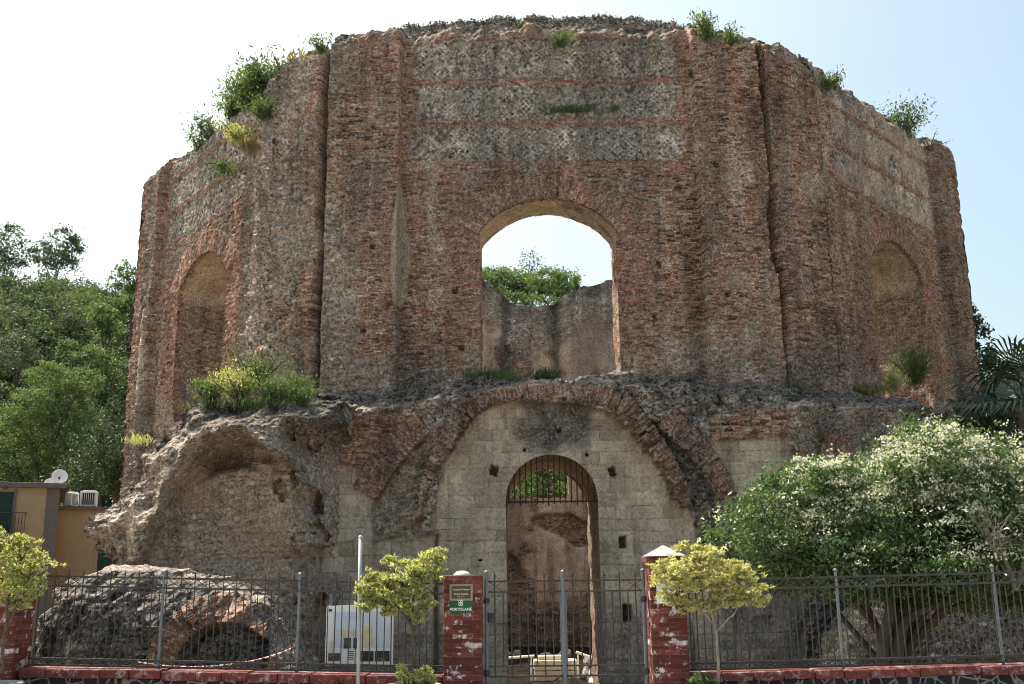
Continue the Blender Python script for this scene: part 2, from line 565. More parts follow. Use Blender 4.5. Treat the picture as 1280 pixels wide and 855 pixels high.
def mat_paint_brick(name):
    """brick pier painted dark red with flaked whitish patches"""
    t = NT(name)
    P = t.obj()
    x, y, z = t.xyz(P)[:3]
    u = t.math('ADD', x, y)
    wz = t.math('ADD', z, t.math('MULTIPLY', t.noise(P, 8, 2), 0.008))
    vr = t.math('DIVIDE', wz, 0.052); row = t.math('FLOOR', vr)
    ur = t.math('ADD', t.math('DIVIDE', u, 0.23), t.math('MULTIPLY', row, 0.5))
    w = t.white(t.comb(t.math('FLOOR', ur), row, 2.0))[0]
    j = t.math('MAXIMUM', t.math('LESS_THAN', t.math('FRACT', vr), 0.17), t.math('LESS_THAN', t.math('FRACT', ur), 0.05))
    c = t.ramp(t.math('ADD', t.math('MULTIPLY', w, 0.5), t.math('MULTIPLY', t.noise(P, 7, 4), 0.5)),
               [(0.2, (.062, .017, .014)), (0.5, (.125, .030, .024)), (0.8, (.20, .055, .042))])
    c = t.mix(t.math('MULTIPLY', t.math('MULTIPLY', j, 0.6), t.sm(t.noise(P, 11, 3), 0.42, 0.65)), c, (.26, .15, .13))
    low = t.sm(z, 1.55, 1.15)
    fl = t.math('MULTIPLY', t.sm(t.math('ADD', t.noise(P, 4.6, 7, 0.72), t.math('MULTIPLY', t.math('SUBTRACT', w, 0.5), 0.10)), 0.545, 0.60), low)
    c = t.mix(t.math('MULTIPLY', fl, 0.9), c, t.ramp(t.noise(P, 18, 3), [(0.3, (.36, .30, .30)), (0.65, (.66, .62, .60))]))
    c = t.mix(t.math('MULTIPLY', t.sm(t.noise(P, 2.5, 5, 0.7), 0.52, 0.75), 0.5), c, (.07, .025, .02))
    h = t.math('ADD', t.math('SUBTRACT', 1.0, j), t.math('MULTIPLY', t.noise(P, 30, 4), 0.6))
    t.bsdf(c, 0.75, t.bump(h, 0.7, 0.008), spec=0.25)
    return t.m


M = {}
M['masonry'] = mat_masonry()
M['iron'] = mat_simple('dark_iron', (.052, .049, .047), 0.5, 0.3, 0.3, 9, dirt_shade=(.16, .10, .07), dirt_amt=0.35)
M['iron_post'] = mat_simple('grey_painted_steel', (.16, .17, .185), 0.5, 0.3, 0.15, 7, dirt_shade=(.10, .09, .085), dirt_amt=0.4)
M['rust'] = mat_simple('rusty_iron', (.075, .033, .022), 0.8, 0.3, 0.35, 14)
M['galv'] = mat_simple('galvanised_steel', (.33, .345, .36), 0.5, 0.5, 0.12, 8)
M['pier'] = mat_paint_brick('red_painted_brick')
M['coping'] = mat_simple('red_painted_coping', (.13, .03, .025), 0.8, 0, 0.4, 13, 0.5, dirt_shade=(.44, .36, .35), dirt_amt=0.8)
M['capstone'] = mat_simple('grey_capstone', (.36, .34, .33), 0.9, 0, 0.25, 14, 0.6, dirt_shade=(.12, .11, .105), dirt_amt=0.8)
M['marble'] = mat_simple('old_marble', (.60, .56, .48), 0.7, 0, 0.18, 6, 0.4, dirt_shade=(.30, .24, .17), dirt_amt=0.7)
M['white_rail'] = mat_simple('white_paint', (.78, .77, .74), 0.6, 0, 0.06, 8)
M['ochre'] = mat_simple('ochre_render', (.37, .27, .16), 0.9, 0, 0.10, 1.6, 0.2, dirt_shade=(.33, .21, .11), dirt_amt=0.5)
M['greystone'] = mat_simple('grey_trim', (.135, .115, .105), 0.85, 0, 0.12, 4)
M['shutter'] = mat_simple('green_shutter', (.010, .038, .032), 0.55, 0, 0.2, 3)
M['white'] = mat_simple('white_plastic', (.74, .75, .76), 0.4, 0, 0.05, 3)
M['dark'] = mat_simple('dark_grille', (.02, .025, .045), 0.5, 0, 0.2, 6)
M['bark'] = mat_simple('brown_bark', (.10, .075, .055), 0.95, 0, 0.35, 12, 0.7)
M['bark_pale'] = mat_simple('pale_bark', (.26, .215, .17), 0.9, 0, 0.3, 16, 0.5)
M['terracotta'] = mat_simple('terracotta', (.42, .27, .21), 0.85, 0, 0.18, 9, 0.3)
M['chain_w'] = mat_simple('chain_white', (.70, .62, .60), 0.6, 0, 0.08, 5)
M['chain_r'] = mat_simple('chain_red', (.45, .05, .05), 0.6, 0, 0.15, 5)


def build_ground_mats():
    t = NT('dry_grass')
    P = t.pos()
    c = t.ramp(t.noise(P, 1.4, 6, 0.7), [(0.3, (.22, .23, .08)), (0.5, (.36, .35, .15)), (0.7, (.46, .43, .22))])
    c = t.mix(t.sm(t.noise(P, 0.9, 4), 0.56, 0.68), c, (.36, .31, .20))
    t.bsdf(c, 1.0, t.bump(t.noise(P, 25, 5, 0.7), 0.8, 0.05), spec=0.05)
    M['grass'] = t.m
    t = NT('concrete')
    P = t.pos()
    c = t.ramp(t.noise(P, 60, 4, 0.8), [(0.3, (.25, .24, .225)), (0.7, (.36, .35, .33))])
    c = t.mix(t.sm(t.noise(P, 0.6, 5), 0.5, 0.7), c, (.38, .365, .34))
    t.bsdf(c, 0.9, t.bump(t.noise(P, 80, 3), 0.4, 0.01))
    M['concrete'] = t.m
    t = NT('paving')
    P = t.pos()
    b = t.node('ShaderNodeTexBrick', {'Scale': 1.0, 'Mortar Size': 0.012, 'Brick Width': 0.5, 'Row Height': 0.5,
                                      'Color1': (.30, .285, .265, 1), 'Color2': (.38, .36, .33, 1), 'Mortar': (.10, .095, .09, 1)})
    b.offset = 0.0
    t.set(b.inputs['Vector'], P)
    c = t.mix(0.5, b.outputs[0], t.ramp(t.noise(P, 4, 6), [(0.3, 0.7), (0.7, 1.1)]), 'MULTIPLY')
    t.bsdf(c, 0.9)
    M['paving'] = t.m
    t = NT('dark_rubble_stone')
    P = t.obj()
    v = t.node('ShaderNodeTexVoronoi', {'Scale': 7.0}, feature='DISTANCE_TO_EDGE'); t.set(v.inputs['Vector'], P)
    v2 = t.node('ShaderNodeTexVoronoi', {'Scale': 7.0}, feature='F1'); t.set(v2.inputs['Vector'], P)
    c = t.mix(0.5, (.022, .022, .024), v2.outputs['Color'], 'MULTIPLY')
    c = t.mix(t.sm(v.outputs['Distance'], 0.07, 0.03), c, (.17, .165, .16))
    t.bsdf(c, 0.85, t.bump(v.outputs['Distance'], 0.7, 0.05))
    M['darkstone'] = t.m
    t = NT('bare_earth')
    P = t.pos()
    c = t.ramp(t.noise(P, 2.5, 7, 0.75), [(0.3, (.12, .10, .075)), (0.55, (.25, .21, .16)), (0.75, (.38, .33, .26))])
    t.bsdf(c, 1.0, t.bump(t.noise(P, 14, 6, 0.7), 0.9, 0.08), spec=0.05)
    M['earth'] = t.m
    t = NT('hillside')
    P = t.pos()
    c = t.ramp(t.noise(P, 0.3, 6, 0.7), [(0.3, (.018, .028, .012)), (0.7, (.05, .062, .028))])
    t.bsdf(c, 1.0, spec=0.05)
    M['hill'] = t.m


build_ground_mats()
M['leaf_dark'] = mat_leaf('leaf_dark_evergreen', (.018, .030, .014), (.042, .070, .030), (.095, .135, .060), 0.3)
M['leaf_mid'] = mat_leaf('leaf_mid_green', (.038, .065, .024), (.080, .125, .046), (.15, .20, .085), 0.45)
M['leaf_bright'] = mat_leaf('leaf_bright_green', (.045, .080, .028), (.10, .155, .055), (.20, .265, .12), 0.45)
M['leaf_olive'] = mat_leaf('leaf_grey_olive', (.04, .055, .032), (.085, .105, .065), (.15, .165, .11), 0.35)
M['leaf_yellow'] = mat_leaf('leaf_yellow_green', (.14, .16, .055), (.34, .36, .15), (.56, .57, .31), 0.5)
M['leaf_pale'] = mat_leaf('leaf_pale_yellow', (.19, .185, .07), (.46, .445, .21), (.68, .65, .42), 0.5)
M['leaf_dry'] = mat_leaf('leaf_dry_grass', (.12, .10, .045), (.24, .20, .09), (.36, .31, .16), 0.35)
M['leaf_white'] = mat_leaf('white_blossom', (.46, .44, .37), (.66, .64, .56), (.80, .78, .72), 0.3)
M['leaf_brown'] = mat_leaf('leaf_brown_scrub', (.025, .022, .015), (.055, .052, .032), (.10, .095, .06), 0.25)
M['leaf_gloss'] = mat_leaf('leaf_glossy_green', (.030, .055, .022), (.085, .14, .052), (.19, .26, .11), 0.35, 0.3)
M['leaf_palm'] = mat_leaf('palm_frond', (.010, .020, .012), (.024, .045, .026), (.07, .10, .06), 0.2)


# ------------------------------------------------------------------ foliage
def leaves(centres, size, n_dir=None, aspect=0.5, up=0.3, r=None):
    """one kite-shaped leaf of 4 corners per centre, folded along its middle"""
    r = r or rng
    n = len(centres)
    c = np.asarray(centres, float)
    d = r.normal(size=(n, 3)); d[:, 2] += up
    if n_dir is not None:
        d = d * 0.55 + n_dir
    d /= np.linalg.norm(d, axis=1, keepdims=True) + 1e-9
    q = r.normal(size=(n, 3))
    s = np.cross(d, q); s /= np.linalg.norm(s, axis=1, keepdims=True) + 1e-9
    nn = np.cross(d, s)
    L = (size * (0.65 + 0.7 * r.random(n)))[:, None]
    W = L * aspect
    V = np.empty((n, 4, 3))
    V[:, 0] = c - d * L * 0.5
    V[:, 1] = c + s * W * 0.5 + nn * L * 0.10
    V[:, 2] = c + d * L * 0.5
    V[:, 3] = c - s * W * 0.5 + nn * L * 0.10
    return V.reshape(-1, 3), np.arange(n * 4).reshape(n, 4)


def clump_points(blobs, n, tight=0.22, shell=0.65, subs=26, r=None):
    """leaf centres: every blob (centre, radii) holds sub-clumps, leaves crowd round those"""
    r = r or rng
    vol = np.array([np.prod(b[1]) ** (2 / 3) for b in blobs]); vol = vol / vol.sum()
    out = []
    for (c, rad), f in zip(blobs, vol):
        c = np.array(c, float); rad = np.array(rad, float)
        k = max(4, int(subs * (0.6 + f * len(blobs) * 0.4)))
        d = r.normal(size=(k, 3)); d /= np.linalg.norm(d, axis=1, keepdims=True)
        rr = shell + (1 - shell) * r.random((k, 1)) ** 0.6
        rr *= np.where(r.random((k, 1)) < 0.16, 1.18, 1.0)
        sub = d * rr
        m = max(10, int(n * f))
        ii = r.integers(0, k, m)
        t = tight * (0.6 + 0.8 * r.random(k))
        p = sub[ii] + r.normal(size=(m, 3)) * t[ii][:, None] * np.array([1, 1, 0.75])
        out.append(c + p * rad)
    return np.concatenate(out)


def limb_tree(base, top, r0, spread, n=5, seed=0, mb=None, tips=None):
    """trunk with limbs that reach for the given tips"""
    R_ = random.Random(seed)
    mb = mb or MB()
    b = Vector(base); t = Vector(top)
    fork = b.lerp(t, 0.55)
    bend = Vector((R_.uniform(-.1, .1), R_.uniform(-.1, .1), 0)) * (t - b).length
    mb.tube([b, b.lerp(fork, 0.4) + bend * 0.4, fork + bend * 0.2, b.lerp(t, 0.85)], [r0, r0 * 0.8, r0 * 0.62, r0 * 0.25], 8)
    tips = tips or [Vector((t.x + R_.uniform(-1, 1) * spread, t.y + R_.uniform(-1, 1) * spread, t.z + R_.uniform(-.4, .3) * spread)) for _ in range(n)]
    for k, q in enumerate(tips):
        q = Vector(q)
        s = b.lerp(fork, 0.75 + 0.25 * R_.random()) + bend * 0.25
        m = s.lerp(q, 0.5) + Vector((R_.uniform(-.1, .1), R_.uniform(-.1, .1), 0.08)) * (q - s).length
        mb.tube([s, m, q], [r0 * 0.45, r0 * 0.28, r0 * 0.08], 6)
    return mb


def tree(name, label, base, blobs, n, size, mat, trunk_r=0.2, cat='tree', group=None, bark='bark', aspect=0.5, tight=0.22, shell=0.6,
         subs=26, flowers=None, up=0.2):
    base = np.array(base, float)
    t = thing(name, label, cat, tuple(base), group)
    bl = [(np.array(c) - base, r) for c, r in blobs]
    cz = max(bl, key=lambda b: b[0][2] + b[1][2])
    tips = [tuple(c) for c, r in bl][::max(1, len(bl) // 8)]
    limb_tree((0, 0, 0), tuple(np.mean([c for c, r in bl], axis=0)), trunk_r, 1, tips=tips, seed=len(label)).build('trunk', M[bark], t, True)
    p = clump_points(bl, n, tight, shell, subs)
    V, Q = leaves(p, size, aspect=aspect, up=up)
    cr = mesh_np('crown', V, Q, mat, t, smooth=False)
    if flowers:
        fn, fs, fm, cond = flowers
        q = clump_points(bl, fn // 9, tight * 0.8, 0.9, subs)
        q = q[cond(q + base)]
        q = np.repeat(q, 9, axis=0) + rng.normal(size=(len(q) * 9, 3)) * np.array([.055, .055, .02]) * rng.uniform(.5, 1.5, size=(len(q) * 9, 1))
        V, Q = leaves(q, fs, aspect=0.9, up=0.6)
        mesh_np('blossom', V, Q, fm, t, smooth=False)
    return t


def rosette_points(tips, k, size, up=0.6, r=None):
    """long narrow leaves in whorls at the shoot tips"""
    r = r or rng
    n = len(tips)
    c = np.repeat(tips, k, axis=0)
    d = r.normal(size=(n * k, 3)); d[:, 2] = np.abs(d[:, 2]) * 0.8 + up * 0.5
    d /= np.linalg.norm(d, axis=1, keepdims=True)
    return c + d * size * 0.5, d


def tuft(name, label, base, rad, n, size, mat, aspect=0.35, cat='plant', group=None, up=0.9, hang=0.0, stems=5, tall=1.0):
    """a wild plant rooted in the masonry: stems as its own mesh, leaves as a child"""
    base = np.array(base, float)
    t = thing(name, label, cat, tuple(base), group)
    mb = MB()
    pts = []
    n = int(n * 2.3); rad = rad * 0.9; stems = int(stems * 1.6)
    for k in range(stems):
        d = np.array([rng.normal() * 0.5, rng.normal() * 0.5 - 0.12, 0.7 * tall + 0.5 * rng.random() - hang * 1.6])
        tip = d * rad
        mid = tip * 0.5 + np.array([0, 0, 0.1 * rad])
        mb.tube([(0, 0, -0.03), tuple(0.5 * mid + 0.25 * tip), tuple(tip)], [rad * 0.03 + .004, rad * 0.022 + .003, 0.003], 5)
        m = max(4, n // stems)
        s = rng.random((m, 1)) ** 0.7
        sb = 2 * s * (1 - s) * mid + s * s * tip
        p = sb + rng.normal(size=(m, 3)) * rad * (0.20 if cat == 'bush' else 0.14) * (0.6 + 0.6 * s)
        pts.append(p)
    mb.build('stem', M['bark'], t)
    p = np.concatenate(pts)
    V, Q = leaves(p, size, aspect=aspect, up=up)
    mesh_np('foliage', V, Q, mat, t, smooth=False)
    return t


def grass_tuft(name, label, base, spread, n, height, mat, cat='grass tuft', group=None):
    base = np.array(base, float)
    p = rng.normal(size=(n, 3)) * np.array(spread) * 0.5
    d = rng.normal(size=(n, 3)) * 0.35; d[:, 2] = 1.0
    h = height * (0.5 + 0.8 * rng.random(n))
    d /= np.linalg.norm(d, axis=1, keepdims=True)
    s = np.cross(d, rng.normal(size=(n, 3))); s /= np.linalg.norm(s, axis=1, keepdims=True)
    w = (0.022 * h + 0.004)[:, None]
    V = np.empty((n, 4, 3))
    V[:, 0] = p - s * w
    V[:, 1] = p + s * w
    V[:, 2] = p + d * h[:, None] + s * w * 0.2 + rng.normal(size=(n, 3)) * 0.12 * h[:, None]
    V[:, 3] = p + d * h[:, None] * 0.55 - s * w * 0.9
    o = mesh_np(name, V.reshape(-1, 3), np.arange(4 * n).reshape(n, 4), mat, None, smooth=False)
    o.location = tuple(base)
    return tag(o, label, cat, group, kind='thing')

# ------------------------------------------------------------------ ground, street, hill
COURT_Z = -2.0


def grid_sheet(name, xs, ys, zf, mat, kind='structure'):
    X, Y = np.meshgrid(xs, ys, indexing='ij')
    Z = zf(X, Y)
    nx, ny = X.shape
    i = np.arange(nx * ny).reshape(nx, ny)
    Q = np.stack([i[:-1, :-1], i[1:, :-1], i[1:, 1:], i[:-1, 1:]], -1).reshape(-1, 4)
    o = mesh_np(name, np.stack([X, Y, Z], -1).reshape(-1, 3), Q, mat)
    return tag(o, kind=kind)


def hill_z(x, y):
    """the wooded slope that rises behind the ruin"""
    az = np.degrees(np.arctan2(x, y))
    crest = np.interp(az, [-60, -30, -22, -12, 0, 4, 9, 16, 24, 40], [33.5, 32.5, 31, 30, 31, 29, 13, 8, 8, 9])
    d = np.hypot(x, y)
    return COURT_Z - 0.06 + crest * sstep(52, 112, d) + 1.2 * fbm(x / 9, y / 9, seed=3, octv=3) * sstep(55, 75, d)


tag(grid_sheet('ground', np.linspace(-500, 500, 21), np.linspace(-300, 900, 25), lambda x, y: np.full_like(x, COURT_Z - 0.12), M['earth']), kind='structure')
grid_sheet('hill', np.linspace(-130, 120, 126), np.linspace(48, 170, 62), hill_z, M['hill'])


def court_z(x, y):
    return COURT_Z + 0.05 * fbm(x / 2.0, y / 2.0, seed=5) + 0.02 * fbm(x * 2, y * 2, seed=6)


grid_sheet('courtyard', np.linspace(-34, 34, 240), np.linspace(12.7, 48, 160), court_z, M['earth'])
street = MB().box((0, -24.2, -0.6), (120, 70, 1.2)).build('street', M['concrete'])  # out of view; pale tone chosen to bounce sunlight onto the ruin
tag(street, kind='structure')
pave = MB().box((0, 11.64, -0.44), (120, 1.66, 1.14)).build('pavement', M['paving'], bevel=0.015)  # unseen too, kept light grey as bounce fill for the shaded front
tag(pave, kind='structure')


def lawn_z(x, y):
    return court_z(x, y) + 0.05


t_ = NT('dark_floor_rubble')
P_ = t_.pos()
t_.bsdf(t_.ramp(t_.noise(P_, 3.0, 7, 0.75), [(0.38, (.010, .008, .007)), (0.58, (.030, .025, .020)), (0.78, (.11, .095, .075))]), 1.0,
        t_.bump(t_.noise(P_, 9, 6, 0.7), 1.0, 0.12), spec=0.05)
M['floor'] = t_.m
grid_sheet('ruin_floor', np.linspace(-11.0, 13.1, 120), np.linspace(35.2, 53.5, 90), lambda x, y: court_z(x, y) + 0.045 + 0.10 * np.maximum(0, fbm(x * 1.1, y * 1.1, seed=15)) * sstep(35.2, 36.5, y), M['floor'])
grid_sheet('lawn', np.linspace(-9.5, 11.5, 80), np.linspace(29.6, 35.3, 40), lawn_z, M['grass'])

# ------------------------------------------------------------------ the ruined octagon
OC = np.array([1.05, 41.1])
APO, RIN = 14.8, 13.1
HALF = 6.42                      # half the front face
# plan of the outside, seen from above: a blunt pilaster facet stands between the front and each side face
_c = lambda x, y: np.array([x, y], float)
BK = APO * math.tan(math.pi / 8)
P_L0, P_L1, P_L2 = _c(OC[0] - HALF, 26.3), _c(OC[0] - 8.03, 26.98), _c(OC[0] - APO, OC[1] - BK)
P_R0, P_R1, P_R2 = _c(OC[0] + HALF, 26.3), _c(OC[0] + 8.03, 26.98), _c(OC[0] + 15.35, 34.3)
_q = lambda sx, sy: _c(OC[0] + sx, OC[1] + sy)
PLAN = {0: (P_L0, P_R0), 11: (P_R0, P_R1), 1: (P_R1, P_R2), 2: (P_R2, _q(APO, BK)), 3: (_q(APO, BK), _q(BK, APO)), 4: (_q(BK, APO), _q(-BK, APO)),
        -3: (_q(-BK, APO), _q(-APO, BK)), -2: (_q(-APO, BK), P_L2), -1: (P_L2, P_L1), -11: (P_L1, P_L0)}
FACES = {}
for _k, (_a, _b) in PLAN.items():
    _t = (_b - _a) / np.linalg.norm(_b - _a)
    FACES[_k] = ((_a + _b) / 2, np.array([_t[1], -_t[0]]), _t, np.linalg.norm(_b - _a) / 2)     # middle, outward normal, tangent, half length
ruin = thing('ruined_rotunda', 'huge roofless octagonal Roman ruin of weathered red brick and grey rubble with arched windows', 'ruin', (OC[0], OC[1], COURT_Z))
RO = np.array([OC[0], OC[1], COURT_Z])       # children are stored relative to the ruin's base


def face_hit(px, py, k, off=0.0):
    O, n, t, hl = FACES[k]
    d = ray(px, py)
    s = (off - (CAM[:2] - O) @ n) / (d[:2] @ n)
    p = CAM + s * d
    return (p[:2] - O) @ t, p[2]


def to_world(k, u, z, depth):
    O, n, t, hl = FACES[k]
    xy = O + n * (-depth)[..., None] + t * u[..., None]
    return np.concatenate([xy, z[..., None]], -1)


def inner_depth(k, u):
    """how far behind the outer face the round inner wall lies"""
    O, n, t, hl = FACES[k]
    p = O + t * np.asarray(u, float)[..., None] - OC
    b = p @ n
    return b - np.sqrt(np.maximum(RIN ** 2 - (p * p).sum(-1) + b * b, 0.01))


TOPS = {}
for k, pts in {0: [(398, 62), (425, 47), (470, 43), (510, 40), (560, 33), (650, 29), (700, 33), (760, 29), (868, 34), (890, 42), (950, 52), (985, 66)],
               -11: [(335, 90), (352, 74), (376, 66), (402, 60)],
               -1: [(182, 222), (200, 203), (225, 183), (262, 152), (300, 122), (335, 94), (352, 84)],
               11: [(950, 54), (985, 62), (1010, 78), (1045, 96), (1055, 102)],
               1: [(1040, 96), (1060, 107), (1100, 133), (1140, 152), (1172, 180), (1192, 190)]}.items():
    h = np.array([face_hit(a, b, k) for a, b in pts])
    h = h[np.argsort(h[:, 0])]
    h[:, 1] += {0: 0.42, 1: 0.5, 11: 0.45, -11: 0.35, -1: 0.35}.get(k, 0.0)
    TOPS[k] = h


def top_z(k, u):
    n = 0.10 * fbm(u * 0.9, np.full_like(u, k * 7.7), seed=11, octv=4) + 0.07 * fbm(u * 4, np.full_like(u, k * 3.3), seed=12, octv=3)
    if k in TOPS:
        return np.interp(u, TOPS[k][:, 0], TOPS[k][:, 1]) + n * 0.7
    if k in (2, -2):
        return 16.6 - 0.5 * sstep(-2, 6, u if k == 2 else -u) + n
    return 15.3 + 2 * n


# window opening: segmental arch
W_HALF, W_SILL, W_SPR, W_APEX = 1.91, 6.72, 11.12, 12.07
W_R = (W_HALF ** 2 + (W_APEX - W_SPR) ** 2) / (2 * (W_APEX - W_SPR))
W_CZ = W_APEX - W_R
RING = 0.74


def arch_sd(u, z, half, sill, apex, r, cz):
    """signed distance (approximate), negative inside the opening, and its gradient"""
    d_side = np.abs(u) - half
    d_bot = sill - z
    d_arc = np.hypot(u, z - cz) - r
    d_arc = np.where(z > cz, d_arc, -9)
    return d_side, d_bot, d_arc


def snap_hole(u, z, half, sill, apex, r, cz, h):
    """marks points inside the hole; points just inside are pulled onto its outline"""
    ds, db, da = arch_sd(u, z, half, sill, apex, r, cz)
    sd = np.maximum(np.maximum(ds, db), da)
    ins = sd < 0
    return ins, ds, db, da


def pull(u, z, half, sill, r, cz, ds, db, da, mask):
    best = np.argmax(np.stack([ds, db, da]), 0)
    u2, z2 = u.copy(), z.copy()
    m = mask & (best == 0); u2[m] = np.sign(u[m]) * half
    m = mask & (best == 1); z2[m] = sill
    m = mask & (best == 2)
    d = np.hypot(u, z - cz) + 1e-9
    u2[m] = (u / d * r)[m]; z2[m] = (cz + (z - cz) / d * r)[m]
    return u2, z2


def cut_hole(U, Z, params, h):
    half, sill, apex, r, cz = params
    ins, ds, db, da = snap_hole(U, Z, half, sill, apex, r, cz, h)
    q_all = ins[:-1, :-1] & ins[1:, :-1] & ins[1:, 1:] & ins[:-1, 1:]
    keep = ~q_all
    used = np.zeros(U.shape, bool)
    used[:-1, :-1] |= keep; used[1:, :-1] |= keep; used[1:, 1:] |= keep; used[:-1, 1:] |= keep
    U2, Z2 = pull(U, Z, half, sill, r, cz, ds, db, da, ins & used)
    return U2, Z2, keep


def brick_relief(u, z, seed):
    """missing and proud bricks, course by course"""
    row = np.floor(z / BR_H)
    off = _h(row, row * 0, row * 0, seed)
    col = np.floor(u / BR_W + off)
    w = _h(col, row, row * 0, seed + 1)
    fz = z / BR_H - row
    d = (w - 0.5) * 0.028
    big = fbm(u * 0.8, z * 0.8, seed=seed + 5)
    d += np.where(w > 0.95 - 0.07 * big, 0.055, 0)
    d += np.where(fz < 0.25, 0.014, 0)
    return d


def stone_relief(x, z, seed, w=0.17, h=0.105):
    """rough stones bedded in mortar: each stands a little proud or has dropped out"""
    zz = z / h + 0.55 * vnoise(x * 2.3, z * 2.3, seed=seed + 3)
    row = np.floor(zz); fz = zz - row
    xx = x / w + _h(row, row * 0, row * 0, seed) * 3 + 0.35 * vnoise(x * 4, z * 4, seed=seed + 4)
    col = np.floor(xx); fx = xx - col
    v = _h(col, row, row * 0, seed + 1)
    edge = np.minimum(np.minimum(fx, 1 - fx) * w, np.minimum(fz, 1 - fz) * h)
    dome = sstep(0.0, 0.035, edge)
    return (v - 0.5) * 0.05 + np.where(v > 0.88, 0.07, 0.0) * dome - 0.035 * dome + 0.03


def block_coords(u, z):
    """tufa blocks of uneven height and length (the material repeats this sum)"""
    vv = (z + 0.07 * np.sin(2.3 * z + 0.35 * u)) / AS_H
    row = np.floor(vv)
    uu = (u + 0.06 * np.sin(3.1 * u + 1.7 * row)) / AS_W + 0.381 * row
    return vv - row, uu - np.floor(uu), row, np.floor(uu)


def split_grid(parts, W3, keep, labels, fields, mats, parent, names):
    """one mesh per label out of one continuous displaced grid"""
    nx, ny = W3.shape[:2]
    idx = np.arange(nx * ny).reshape(nx, ny)
    Q = np.stack([idx[:-1, :-1], idx[1:, :-1], idx[1:, 1:], idx[:-1, 1:]], -1)
    out = []
    for lab, nm in names.items():
        m = keep & (labels == lab)
        if not m.any():
            continue
        q = Q[m]
        un, inv = np.unique(q, return_inverse=True)
        V = W3.reshape(-1, 3)[un] - RO
        attrs = {}
        for key, arr in fields.items():
            a = arr[lab] if isinstance(arr, dict) else arr
            attrs[key] = a.reshape(-1, a.shape[-1])[un]
        out.append(mesh_np(nm, V, inv.reshape(q.shape), M['masonry'], parent, attrs))
    return out


def vec3(a, b):
    return np.stack([a, b, np.zeros_like(a)], -1)


def rgba(a, b, c):
    return np.stack([np.clip(a, 0, 1), np.clip(b, 0, 1), np.clip(c, 0, 1), np.ones_like(a)], -1)


BANDS = [(13.25, 14.30), (14.52, 15.62), (15.84, 17.05)]
PAN = {0: (-4.18, 4.30), -1: (-3.75, 4.35), 1: (-4.35, 3.8), 11: (9, 10), -11: (9, 10)}


